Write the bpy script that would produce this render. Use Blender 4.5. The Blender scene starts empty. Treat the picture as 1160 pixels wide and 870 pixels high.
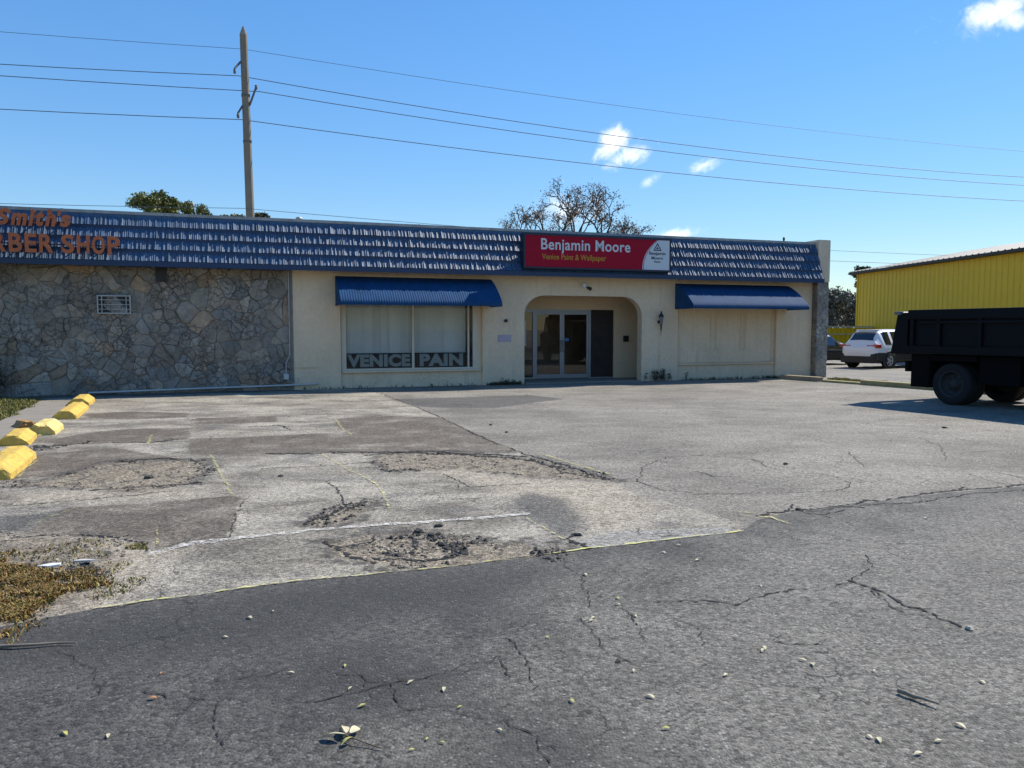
import bpy, bmesh, math, random
import numpy as np
from mathutils import Vector, Matrix, geometry
R = random.Random(11)
NR = np.random.RandomState(5)
scene = bpy.context.scene
COL = scene.collection
rad = math.radians

# ------------------------------------------------------------------ camera
FPX, CH = 872.0, 1.7
PITCH = math.atan(62 / 872)
cam_d = bpy.data.cameras.new('camera'); cam = bpy.data.objects.new('camera', cam_d); COL.objects.link(cam)
cam_d.sensor_width = 36.0; cam_d.lens = 36.0 * FPX / 1160.0
cam_d.clip_start = 0.05; cam_d.clip_end = 3000
cam.location = (0, 0, CH); cam.rotation_euler = (math.pi / 2 - PITCH, 0, 0)
scene.camera = cam


def G(px, py, z=0.0):
    """measured point of the photograph -> point of the ground"""
    a = (px - 580) / FPX; b = (435 - py) / FPX
    r = (a, math.cos(PITCH) + b * math.sin(PITCH), -math.sin(PITCH) + b * math.cos(PITCH))
    t = (z - CH) / r[2]
    return (r[0] * t, r[1] * t)


BO = Vector((1.6764, 24.3036, 0.0)); BTH = rad(19.1)
TX = Vector((math.cos(BTH), math.sin(BTH), 0)); NX = Vector((math.sin(BTH), -math.cos(BTH), 0))


def BW(u, d, z=0.0):
    """facade coordinates (along, outward, up) -> world"""
    return BO + TX * u + NX * d + Vector((0, 0, z))


SUN_AZ, SUN_EL = rad(33), rad(46)       # from +x towards +y
SUN = Vector((math.cos(SUN_EL) * math.cos(SUN_AZ), math.cos(SUN_EL) * math.sin(SUN_AZ), math.sin(SUN_EL)))

# ------------------------------------------------------------------ node helpers
class NB:
    def __init__(s, nt): s.nt = nt
    def n(s, t, ins=None, out=0, **kw):
        nd = s.nt.nodes.new(t)
        for k, v in kw.items(): setattr(nd, k, v)
        if ins:
            for k, v in ins.items():
                sock = nd.inputs[k]
                if isinstance(v, bpy.types.NodeSocket): s.nt.links.new(v, sock)
                else:
                    if hasattr(sock.default_value, '__len__') and isinstance(v, (tuple, list)) and len(v) == 3 and len(sock.default_value) == 4: v = (*v, 1)
                    sock.default_value = v
        return nd.outputs[out]
    def m(s, op, a, b=0.0, c=None, clamp=False):
        ins = {0: a, 1: b}
        if c is not None: ins[2] = c
        return s.n('ShaderNodeMath', ins, operation=op, use_clamp=clamp)
    def mix(s, f, a, b, bt='MIX'):
        nd = s.nt.nodes.new('ShaderNodeMix'); nd.data_type = 'RGBA'; nd.blend_type = bt
        for i, v in ((0, f), (6, a), (7, b)):
            sk = nd.inputs[i]
            if isinstance(v, bpy.types.NodeSocket): s.nt.links.new(v, sk)
            else: sk.default_value = (*v, 1) if isinstance(v, (tuple, list)) and len(v) == 3 else v
        return nd.outputs[2]
    def noise(s, vec, scale, detail=3, rough=0.55, out=0, dist=0.0):
        return s.n('ShaderNodeTexNoise', {'Vector': vec, 'Scale': scale, 'Detail': detail, 'Roughness': rough, 'Distortion': dist}, out)
    def ramp(s, v, lo, hi, a=0.0, b=1.0):
        return s.n('ShaderNodeMapRange', {0: v, 1: lo, 2: hi, 3: a, 4: b}, clamp=True)
    def smooth(s, v, lo, hi):
        return s.n('ShaderNodeMapRange', {0: v, 1: lo, 2: hi, 3: 0.0, 4: 1.0}, interpolation_type='SMOOTHSTEP')
    def attr(s, name, out='Fac'):
        nd = s.nt.nodes.new('ShaderNodeAttribute'); nd.attribute_name = name
        return nd.outputs[out]


def newmat(name):
    m = bpy.data.materials.new(name); m.use_nodes = True
    nt = m.node_tree
    return m, NB(nt), nt.nodes['Principled BSDF']


def M(name, base, rough=0.8, var=0.2, scale=4.0, bump=0.0, bscale=60.0, metal=0.0, spec=0.5, dirt=0.0, dirtcol=(0.05, 0.045, 0.04), attr=None, bdist=0.01, coat=0.0):
    m, b, p = newmat(name)
    co = b.n('ShaderNodeTexCoord', out=3)
    n1 = b.noise(co, scale, 6, 0.6)
    n2 = b.noise(co, scale * 7.3, 4, 0.6)
    f = b.m('ADD', b.m('MULTIPLY', n1, 0.65), b.m('MULTIPLY', n2, 0.35))
    k = b.ramp(f, 0.3, 0.7, 1 - var, 1 + var)
    src = b.attr(attr, 'Color') if attr else base
    c = b.mix(1.0, src, b.n('ShaderNodeCombineColor', {0: k, 1: k, 2: k}), 'MULTIPLY')
    if dirt:
        d = b.ramp(b.noise(co, scale * 1.7, 7, 0.7), 0.62 - dirt * 0.3, 0.78, 0, 0.8)
        c = b.mix(d, c, dirtcol)
    b.nt.links.new(c, p.inputs['Base Color'])
    p.inputs['Roughness'].default_value = rough; p.inputs['Metallic'].default_value = metal
    p.inputs['Specular IOR Level'].default_value = spec
    p.inputs['Coat Weight'].default_value = coat
    if bump:
        h = b.noise(co, bscale, 5, 0.6)
        b.nt.links.new(b.n('ShaderNodeBump', {'Strength': bump, 'Distance': bdist, 'Height': h}), p.inputs['Normal'])
    return m


def glass_mat(name, tint=(1, 1, 1), refl=1.0, rough=0.0):
    m, b, p = newmat(name)
    out = m.node_tree.nodes['Material Output']
    fr = b.n('ShaderNodeFresnel', {'IOR': 1.5})
    f = b.m('MULTIPLY', fr, refl, clamp=True)
    t = b.n('ShaderNodeBsdfTransparent', {'Color': tint})
    g = b.n('ShaderNodeBsdfGlossy', {'Color': (1, 1, 1), 'Roughness': rough})
    s = b.n('ShaderNodeMixShader', {0: f, 1: t, 2: g})
    m.node_tree.links.new(s, out.inputs[0])
    return m


# ------------------------------------------------------------------ mesh builder
class MB:
    def __init__(s): s.v = []; s.f = []; s.mi = []; s.sm = []; s.col = []
    def add(s, vs, fs, mi=0, smooth=False, col=None):
        o = len(s.v); s.v.extend([tuple(v) for v in vs])
        for f in fs:
            s.f.append(tuple(i + o for i in f)); s.mi.append(mi); s.sm.append(smooth); s.col.append(col)
    def box(s, x0, x1, y0, y1, z0, z1, mi=0, col=None):
        v = [(x0, y0, z0), (x1, y0, z0), (x1, y1, z0), (x0, y1, z0), (x0, y0, z1), (x1, y0, z1), (x1, y1, z1), (x0, y1, z1)]
        s.add(v, [(0, 3, 2, 1), (4, 5, 6, 7), (0, 1, 5, 4), (1, 2, 6, 5), (2, 3, 7, 6), (3, 0, 4, 7)], mi, col=col)
    def bbox(s, x0, x1, y0, y1, z0, z1, bv=0.01, mi=0):
        """box with chamfered edges"""
        bm = bmesh.new(); bmesh.ops.create_cube(bm, size=1)
        for w in bm.verts: w.co = Vector(((x0 + x1) / 2 + w.co.x * (x1 - x0), (y0 + y1) / 2 + w.co.y * (y1 - y0), (z0 + z1) / 2 + w.co.z * (z1 - z0)))
        bmesh.ops.bevel(bm, geom=bm.edges[:], offset=bv, segments=2, affect='EDGES', profile=0.6)
        bm.verts.index_update()
        s.add([w.co[:] for w in bm.verts], [[w.index for w in f.verts] for f in bm.faces], mi); bm.free()
    def tube(s, p0, p1, r0, r1=None, n=8, mi=0, caps=True, smooth=True, col=None):
        r1 = r0 if r1 is None else r1
        p0, p1 = Vector(p0), Vector(p1); d = (p1 - p0)
        if d.length < 1e-6: return
        d.normalize(); a = d.orthogonal().normalized(); c = d.cross(a)
        v = []
        for k in range(n):
            t = 2 * math.pi * k / n; o = a * math.cos(t) + c * math.sin(t)
            v.append(p0 + o * r0)
        for k in range(n):
            t = 2 * math.pi * k / n; o = a * math.cos(t) + c * math.sin(t)
            v.append(p1 + o * r1)
        s.add(v, [(k, (k + 1) % n, n + (k + 1) % n, n + k) for k in range(n)], mi, smooth, col)
        if caps: s.add(v, [tuple(range(n - 1, -1, -1)), tuple(range(n, 2 * n))], mi, False, col)
    def path(s, pts, r, n=6, mi=0):
        for a, b in zip(pts, pts[1:]): s.tube(a, b, r, r, n, mi)
    def lathe(s, prof, cen, axis='y', n=24, mi=0, smooth=True):
        """prof: (along axis, radius)"""
        v = []
        for (h, r) in prof:
            for k in range(n):
                t = 2 * math.pi * k / n; a, b_ = r * math.cos(t), r * math.sin(t)
                v.append({'y': (cen[0] + a, cen[1] + h, cen[2] + b_), 'z': (cen[0] + a, cen[1] + b_, cen[2] + h), 'x': (cen[0] + h, cen[1] + a, cen[2] + b_)}[axis])
        fs = []
        for i in range(len(prof) - 1):
            for k in range(n): fs.append((i * n + k, i * n + (k + 1) % n, (i + 1) * n + (k + 1) % n, (i + 1) * n + k))
        s.add(v, fs, mi, smooth)
    def poly(s, pts, f, mi=0):
        """flat polygon (any simple outline) mapped by f(a,b)->xyz"""
        tr = geometry.tessellate_polygon([[Vector((a, b, 0)) for a, b in pts]])
        s.add([f(a, b) for a, b in pts], tr, mi)
    def prism(s, pts, f0, f1, mi=0):
        s.poly(pts, f0, mi); s.poly(pts, f1, mi); n = len(pts)
        s.add([f0(*p) for p in pts] + [f1(*p) for p in pts], [(i, (i + 1) % n, n + (i + 1) % n, n + i) for i in range(n)], mi)
    def mesh(s, me, M4=None, mi=0):
        o = [(M4 @ w.co if M4 else w.co) for w in me.vertices]
        s.add(o, [tuple(p.vertices) for p in me.polygons], mi)
    def build(s, name, mats, parent=None, loc=None, rotz=0, fix=True, uvcol=None):
        me = bpy.data.meshes.new(name); me.from_pydata([tuple(v) for v in s.v], [], s.f)
        mats = mats if isinstance(mats, (list, tuple)) else [mats]
        for m in mats: me.materials.append(m)
        me.polygons.foreach_set('material_index', s.mi); me.polygons.foreach_set('use_smooth', s.sm)
        if any(c is not None for c in s.col):
            at = me.color_attributes.new('tint', 'FLOAT_COLOR', 'CORNER')
            arr = []
            for p, c in zip(me.polygons, s.col):
                c = c or (0.5, 0.5, 0.5); arr.extend([*c, 1.0] * p.loop_total)
            at.data.foreach_set('color', arr)
        if fix:
            bm = bmesh.new(); bm.from_mesh(me); bmesh.ops.recalc_face_normals(bm, faces=bm.faces[:]); bm.to_mesh(me); bm.free()
        me.update()
        o = bpy.data.objects.new(name, me); COL.objects.link(o)
        if parent: o.parent = parent
        if loc: o.location = loc
        if rotz: o.rotation_euler = (0, 0, rotz)
        return o


def tag(o, label=None, cat=None, group=None, kind=None):
    if label: o['label'] = label
    if cat: o['category'] = cat
    if group: o['group'] = group
    if kind: o['kind'] = kind
    return o


def thing(name, label, cat, loc=(0, 0, 0), rotz=0.0, group=None):
    o = bpy.data.objects.new(name, None); COL.objects.link(o); o.location = loc; o.rotation_euler = (0, 0, rotz)
    o.empty_display_size = 0.3
    return tag(o, label, cat, group)


def kids(o): return [c for c in bpy.data.objects if c.parent == o]


def copy_tree(o, parent=None):
    c = o.copy(); COL.objects.link(c)
    if parent: c.parent = parent
    for ch in kids(o): copy_tree(ch, c)
    return c


def text_mesh(s, size=1.0, offset=0.0, extrude=0.0, shear=0.0, spacing=1.0, align='LEFT'):
    cu = bpy.data.curves.new('txt', 'FONT'); cu.body = s; cu.size = size; cu.offset = offset; cu.extrude = extrude
    cu.shear = shear; cu.space_character = spacing; cu.align_x = align; cu.resolution_u = 4
    o = bpy.data.objects.new('txt', cu); COL.objects.link(o)
    dg = bpy.context.evaluated_depsgraph_get(); dg.update()
    me = bpy.data.meshes.new_from_object(o.evaluated_get(dg))
    bpy.data.objects.remove(o); bpy.data.curves.remove(cu)
    return me


def fit(me, x0, x1, z0, z1, y, basis=None):
    """matrix that puts text (xy) on an upright plane at depth y, between x0..x1, z0..z1"""
    xs = [w.co.x for w in me.vertices]; ys = [w.co.y for w in me.vertices]
    ax, bx, ay, by = min(xs), max(xs), min(ys), max(ys)
    sx = (x1 - x0) / (bx - ax); sz = (z1 - z0) / (by - ay)
    return Matrix(((sx, 0, 0, x0 - ax * sx), (0, 0, -1, y), (0, sz, 0, z0 - ay * sz), (0, 0, 0, 1)))


# ------------------------------------------------------------------ numpy helpers for the ground
def vnoise(x, y, seed=0):
    def h(i, j):
        n = (i.astype(np.int64) * 374761393 + j.astype(np.int64) * 668265263 + seed * 982451653) & 0xffffffff
        n = ((n ^ (n >> 13)) * 1274126177) & 0xffffffff
        return ((n ^ (n >> 16)) & 0xffff) / 65535.0
    xi, yi = np.floor(x), np.floor(y); fx, fy = x - xi, y - yi
    fx = fx * fx * (3 - 2 * fx); fy = fy * fy * (3 - 2 * fy)
    a = h(xi, yi); b = h(xi + 1, yi); c = h(xi, yi + 1); d = h(xi + 1, yi + 1)
    return (a * (1 - fx) + b * fx) * (1 - fy) + (c * (1 - fx) + d * fx) * fy


def sdf(x, y, poly):
    """signed distance, positive inside"""
    P = np.array(poly, float); n = len(P)
    d2 = np.full(x.shape, 1e9); ins = np.zeros(x.shape, bool)
    for i in range(n):
        ax, ay = P[i]; bx, by = P[(i + 1) % n]
        ex, ey = bx - ax, by - ay; L = ex * ex + ey * ey + 1e-12
        t = np.clip(((x - ax) * ex + (y - ay) * ey) / L, 0, 1)
        d2 = np.minimum(d2, (x - ax - t * ex) ** 2 + (y - ay - t * ey) ** 2)
        c = (ay > y) != (by > y)
        with np.errstate(divide='ignore', invalid='ignore'):
            xx = ex * (y - ay) / (ey if abs(ey) > 1e-12 else 1e-12) + ax
        ins ^= c & (x < xx)
    d = np.sqrt(d2)
    return np.where(ins, d, -d)


def gp(pts): return [G(*p) for p in pts]


Z = {}
# dark road in front
Z['road'] = [gp([(-150, 722), (0, 712), (60, 700), (105, 692), (200, 678), (330, 660), (480, 645), (580, 633), (660, 622), (760, 612), (842, 603),
                 (858, 590), (900, 580), (960, 573), (1040, 563), (1160, 551), (1500, 518)]) + [(30, 8), (30, -40), (-40, -40), (-40, 3)]]
Z['worn'] = [gp([(560, 900), (600, 780), (640, 700), (690, 650), (800, 625), (870, 600), (1000, 580), (1160, 560), (1500, 535)]) + [(20, 8), (12, 0), (0.2, 1.5)]]
Z['seal'] = [gp([(-200, 725), (100, 705), (330, 668), (480, 652), (620, 645), (560, 690), (430, 700), (330, 725), (200, 745), (0, 765), (-200, 790)]),
             gp([(560, 830), (620, 815), (680, 835), (680, 880), (540, 885)]), gp([(330, 740), (450, 735), (540, 765), (500, 800), (380, 800), (320, 770)])]
# smooth right lot
Z['mid'] = [gp([(425, 443), (470, 460), (500, 473), (555, 500), (600, 517), (690, 543), (720, 560), (780, 575), (842, 596), (842, 606), (880, 596)]) + [(9, 9.3), (30, 8)] + [(30, 60), (-6, 60)] + [BW(-5.5, 1.0)[:2]]]
Z['brown'] = [gp([(215, 497), (300, 494), (392, 489), (378, 480), (385, 475), (440, 471), (497, 473), (555, 498), (592, 514), (480, 513), (300, 514), (213, 514)]),
              gp([(75, 575), (150, 571), (265, 562), (275, 567), (262, 611), (175, 625), (140, 610), (70, 607), (12, 610)]),
              gp([(62, 497), (100, 489), (150, 486), (217, 485), (214, 497), (170, 501), (110, 500), (60, 506)]),
              gp([(98, 469), (150, 466), (215, 468), (213, 473), (150, 475), (100, 473)]), gp([(222, 474), (312, 472), (315, 479), (220, 481)]),
              gp([(0, 530), (40, 515), (130, 507), (210, 520), (120, 545), (40, 540), (0, 545)])]
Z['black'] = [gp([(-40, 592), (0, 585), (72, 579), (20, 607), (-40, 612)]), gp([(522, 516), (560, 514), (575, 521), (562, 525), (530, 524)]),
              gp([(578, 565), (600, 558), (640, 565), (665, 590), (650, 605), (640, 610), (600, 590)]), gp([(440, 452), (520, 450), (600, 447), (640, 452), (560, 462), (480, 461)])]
Z['black'].append([BW(-23, 0)[:2], BW(-8.3, 0)[:2], BW(-8.0, .45)[:2], BW(-12, .8)[:2], BW(-23, .9)[:2]])  # left wall foot: mostly eave shade painted into the ground, with dark soil
Z['pot'] = [gp([(95, 532), (125, 523), (175, 520), (228, 520), (237, 530), (215, 548), (150, 556), (100, 552), (30, 550), (0, 552), (0, 545), (60, 543)]),
            gp([(345, 594), (365, 585), (395, 572), (420, 567), (421, 578), (400, 590), (365, 598)]),
            gp([(368, 615), (420, 606), (470, 604), (520, 607), (600, 616), (640, 618), (610, 630), (520, 638), (450, 645), (380, 632)]),
            gp([(420, 520), (440, 513), (520, 514), (600, 519), (640, 528), (700, 545), (600, 540), (520, 530), (440, 533)])]
Z['sand'] = [gp([(540, 545), (600, 535), (690, 545), (740, 575), (700, 600), (640, 590), (580, 560)]), gp([(40, 612), (140, 612), (210, 622), (160, 655), (110, 690), (70, 705), (0, 700), (0, 620)]),
             gp([(440, 520), (560, 525), (660, 540), (560, 548), (480, 535)]), gp([(100, 530), (200, 525), (225, 530), (150, 545)]), gp([(20, 560), (120, 553), (230, 552), (220, 562), (100, 565), (10, 572)])]
Z['slab'] = [gp([(652, 612), (668, 622), (842, 604), (826, 598), (700, 601)])]
Z['dirt'] = [gp([(-200, 600), (0, 605), (110, 612), (140, 630), (120, 655), (90, 690), (60, 703), (0, 714), (-200, 730)])]
Z['far'] = [[BW(9.2, 0.35)[:2], BW(9.2, 9)[:2], BW(9.2, 40)[:2], (60, 0), (60, 80), BW(9.2, -40)[:2]]]
Z['lawn'] = [[G(48, 456), G(20, 468), G(0, 477), G(-200, 560), (-40, 5), (-40, 40), G(50, 449)]]


def zone(name, x, y):
    r = np.full(x.shape, -50.0)
    for p in Z[name]: r = np.maximum(r, sdf(x, y, p))
    return r


def ss(v, a, b):
    t = np.clip((v - a) / (b - a), 0, 1); return t * t * (3 - 2 * t)


def height(x, y, zs=None):
    pot = zs['pot'] if zs else zone('pot', x, y); road = zs['road'] if zs else zone('road', x, y); dirt = zs['dirt'] if zs else zone('dirt', x, y)
    br = zs['brown'] if zs else zone('brown', x, y)
    near = ss(-(np.hypot(x, y - 10)), -16, -11)
    j = (vnoise(x * 6, y * 6, 3) - .5) * 0.12 + (vnoise(x * 17, y * 17, 4) - .5) * 0.06
    h = -0.022 * ss(pot + j, -0.03, 0.10) + 0.014 * ss(pot + j, -0.03, 0.12) * vnoise(x * 9, y * 9, 9)
    h = h + 0.03 * ss(dirt + j, -0.1, 0.3) * vnoise(x * 5, y * 5, 7) + 0.012 * ss(road + j * .3, -0.02, 0.03) + 0.006 * ss(br + j * .3, -.02, .02)
    h = h + near * ((vnoise(x * .5, y * .5, 1) - .5) * 0.02 + (vnoise(x * 2.1, y * 2.1, 2) - .5) * 0.008)
    return h


def hz(x, y): return float(height(np.array([x]), np.array([y]))[0])


def grow_axis(lo, hi, step, far_lo, far_hi):
    a = list(np.arange(lo, hi + 1e-6, step)); s = step
    v = a[-1]
    while v < far_hi: s *= 1.22; v += s; a.append(v)
    s = step; v = a[0]
    while v > far_lo: s *= 1.22; v -= s; a.insert(0, v)
    return np.array(a)


xs = grow_axis(-9.5, 9.5, 0.045, -900, 900); ys = grow_axis(2.4, 19.0, 0.045, -900, 1500)
XX, YY = np.meshgrid(xs, ys); XF, YF = XX.ravel(), YY.ravel()
ZS = {k: zone(k, XF, YF) for k in Z}
HF = height(XF, YF, ZS)
nx, ny = len(xs), len(ys)
gm = bpy.data.meshes.new('ground')
idx = np.arange(nx * ny).reshape(ny, nx)
quads = np.stack([idx[:-1, :-1], idx[:-1, 1:], idx[1:, 1:], idx[1:, :-1]], -1).reshape(-1, 4)
gm.vertices.add(nx * ny); gm.vertices.foreach_set('co', np.stack([XF, YF, HF], -1).ravel().astype(np.float32))
gm.loops.add(quads.size); gm.loops.foreach_set('vertex_index', quads.ravel().astype(np.int32))
gm.polygons.add(len(quads)); gm.polygons.foreach_set('loop_start', np.arange(0, quads.size, 4, dtype=np.int32))
gm.polygons.foreach_set('use_smooth', np.ones(len(quads), bool))
gm.update(calc_edges=True)
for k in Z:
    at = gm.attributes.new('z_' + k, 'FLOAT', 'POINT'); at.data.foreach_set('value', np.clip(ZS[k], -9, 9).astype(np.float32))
ground = bpy.data.objects.new('ground', gm); COL.objects.link(ground); ground['kind'] = 'structure'


def ground_mat():
    m, b, p = newmat('asphalt')
    P = b.n('ShaderNodeNewGeometry', out=0)
    n0 = b.noise(P, 0.35, 5, 0.6); n1 = b.noise(P, 1.3, 6, 0.65); n2 = b.noise(P, 7.0, 5, 0.65); n3 = b.noise(P, 40.0, 4, 0.7); n4 = b.noise(P, 110.0, 3, 0.6)
    vor = b.nt.nodes.new('ShaderNodeTexVoronoi'); vor.inputs['Scale'].default_value = 62; b.nt.links.new(P, vor.inputs['Vector'])
    vd, vc = vor.outputs['Distance'], vor.outputs['Color']
    vg = b.n('ShaderNodeSeparateColor', {0: vc})
    jit = b.m('ADD', b.m('MULTIPLY', b.m('SUBTRACT', n2, .5), 0.22), b.m('ADD', b.m('MULTIPLY', b.m('SUBTRACT', n3, .5), 0.08), b.m('MULTIPLY', b.m('SUBTRACT', n1, .5), 0.12)))

    def mask(k, j=1.0, w=0.012, off=0.0):
        return b.smooth(b.m('ADD', b.m('ADD', b.attr('z_' + k), off), b.m('MULTIPLY', jit, j)), -w, w)
    def gray(v): return b.n('ShaderNodeCombineColor', {0: v, 1: v, 2: v})
    # old left lot: pale, streaked
    st = b.n('ShaderNodeVectorMath', {0: P, 1: (0.75, 1.35, 1)}, operation='MULTIPLY')
    ns = b.noise(st, .9, 7, 0.72, dist=.4)
    c = b.mix(b.ramp(ns, .38, .60), (0.150, 0.130, 0.102), (0.385, 0.345, 0.278))
    c = b.mix(b.ramp(n1, .52, .68, 0, .6), c, (0.13, 0.125, 0.12))
    # smoother lot to the right
    mid = b.mix(b.ramp(b.m('ADD', b.m('MULTIPLY', n0, .5), b.m('MULTIPLY', ns, .5)), .38, .58), (0.145, 0.130, 0.108), (0.27, 0.245, 0.205))
    c = b.mix(mask('mid', .35), c, mid)
    far = b.mix(b.ramp(n0, .35, .65), (0.17, 0.157, 0.137), (0.26, 0.242, 0.21))
    c = b.mix(mask('far', .2), c, far)
    # repairs; black also carries the shade painted along the left wall foot
    c = b.mix(mask('sand', 2.2, .25), c, b.mix(b.ramp(n2, .35, .65), (0.29, 0.245, 0.18), (0.43, 0.375, 0.295)))
    c = b.mix(b.m('MULTIPLY', mask('brown', 1.3, .035), b.ramp(n1, .34, .52, .35, 1)), c, b.mix(b.ramp(n2, .3, .7), (0.090, 0.073, 0.055), (0.165, 0.138, 0.107)))
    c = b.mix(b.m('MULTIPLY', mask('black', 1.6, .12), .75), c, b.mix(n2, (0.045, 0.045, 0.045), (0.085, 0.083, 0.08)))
    c = b.mix(mask('slab', .25), c, b.mix(b.ramp(n2, .3, .7), (0.23, 0.215, 0.19), (0.33, 0.31, 0.275)))
    pin = mask('pot', 2.6, .09, -0.03); pout = mask('pot', 3.2, .14, 0.08)
    c = b.mix(b.m('MULTIPLY', pout, b.ramp(n2, .40, .54, .2, 1.0)), c, (0.04, 0.037, 0.034))
    gr = b.mix(b.ramp(n3, .38, .62), (0.10, 0.08, 0.058), (0.42, 0.35, 0.25))
    gr = b.mix(b.ramp(n2, .50, .62, 0, .75), gr, (0.055, 0.048, 0.04))
    c = b.mix(b.m('MULTIPLY', pin, b.ramp(n2, .35, .5, .5, 1)), c, gr)
    dm = mask('dirt', 2.0, .15)
    c = b.mix(dm, c, b.mix(b.ramp(b.m('ADD', b.m('MULTIPLY', n2, .5), b.m('MULTIPLY', n3, .5)), .4, .6), (0.10, 0.078, 0.055), (0.33, 0.28, 0.21)))
    # road in front
    rd = b.mix(b.ramp(n1, .3, .7), (0.045, 0.043, 0.040), (0.125, 0.116, 0.103))
    rw = b.mix(b.ramp(n1, .3, .7), (0.130, 0.120, 0.103), (0.20, 0.185, 0.158))
    rd = b.mix(b.smooth(b.m('ADD', b.attr('z_worn'), b.m('MULTIPLY', b.m('SUBTRACT', n1, .5), 2.2)), -1.1, 1.1), rd, rw)
    rd = b.mix(b.m('MULTIPLY', b.smooth(b.m('ADD', b.attr('z_seal'), b.m('MULTIPLY', b.m('SUBTRACT', n1, .5), .9)), -.25, .25), .75), rd, (0.045, 0.0435, 0.041))
    pm = b.m('MULTIPLY', b.ramp(b.noise(b.n('ShaderNodeVectorMath', {0: P, 1: (1, 1.6, 1)}, operation='MULTIPLY'), 3.6, 7, .75, dist=1.6), .56, .64), b.ramp(b.noise(P, .45, 4, .6), .46, .58))
    rd = b.mix(b.m('MULTIPLY', pm, .6), rd, (0.20, 0.19, 0.17))
    rmask = mask('road', .16, .008)
    c = b.mix(rmask, c, rd)
    c = b.mix(mask('lawn', 1.0, .1), c, b.mix(n2, (0.07, 0.07, 0.025), (0.14, 0.115, 0.06)))
    # dark pits and small stains
    pit = b.m('MULTIPLY', b.ramp(b.noise(P, 13, 5, .75, dist=.5), .60, .66, 0, .7), b.ramp(b.noise(P, .8, 4, .6), .46, .6))
    c = b.mix(pit, c, (0.06, 0.054, 0.047))
    # aggregate
    n5 = b.noise(P, 24.0, 6, 0.78)
    sp = b.m('ADD', b.ramp(vg, 0, 1, -.5, .5), b.m('ADD', b.m('MULTIPLY', b.m('SUBTRACT', n4, .5), 1.1), b.m('MULTIPLY', b.m('SUBTRACT', n5, .5), 1.9)))
    calm = b.m('SUBTRACT', 1.0, b.m('MULTIPLY', b.m('MULTIPLY', rmask, b.smooth(b.attr('z_seal'), -.4, .3)), .5))
    sp = b.m('ADD', 1.0, b.m('MULTIPLY', sp, calm))
    sp = b.m('MAXIMUM', sp, .18)
    c = b.mix(1.0, c, gray(sp), 'MULTIPLY')
    lite = b.m('MULTIPLY', b.m('MULTIPLY', b.m('GREATER_THAN', vg, .92), b.ramp(vd, .25, .45, .55, 0)), b.m('SUBTRACT', 1.0, b.m('MULTIPLY', b.m('MULTIPLY', rmask, .6), b.m('SUBTRACT', 1.0, b.smooth(b.attr('z_worn'), -1.0, .8)))))
    c = b.mix(lite, c, (0.42, 0.40, 0.37))
    # alligator cracks
    dv = b.n('ShaderNodeVectorMath', {0: P, 1: b.n('ShaderNodeVectorMath', {0: b.noise(P, 3.0, 4, .6, out=1), 1: (.35, .35, 0)}, operation='MULTIPLY')}, operation='ADD')
    for sc_, th, lo, hi in ((1.15, .010, .52, .60), (3.1, .018, .55, .62)):
        ve = b.nt.nodes.new('ShaderNodeTexVoronoi'); ve.feature = 'DISTANCE_TO_EDGE'; ve.inputs['Scale'].default_value = sc_; b.nt.links.new(dv, ve.inputs['Vector'])
        cr = b.m('MULTIPLY', b.ramp(ve.outputs['Distance'], th * .4, th, 1, 0), b.ramp(b.noise(P, .5 * sc_ ** .5, 4, .6), lo, hi))
        c = b.mix(b.m('MULTIPLY', cr, .75), c, (0.02, 0.019, 0.018))
    b.nt.links.new(c, p.inputs['Base Color'])
    p.inputs['Roughness'].default_value = 0.82
    p.inputs['Specular IOR Level'].default_value = 0.4
    hgt = b.m('ADD', b.m('MULTIPLY', b.m('SUBTRACT', 1, vd), .5), b.m('ADD', b.m('MULTIPLY', n5, 1.3), b.m('MULTIPLY', n4, .35)))
    b.nt.links.new(b.n('ShaderNodeBump', {'Strength': 0.8, 'Distance': 0.016, 'Height': hgt}), p.inputs['Normal'])
    return m


gm.materials.append(ground_mat())

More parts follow.
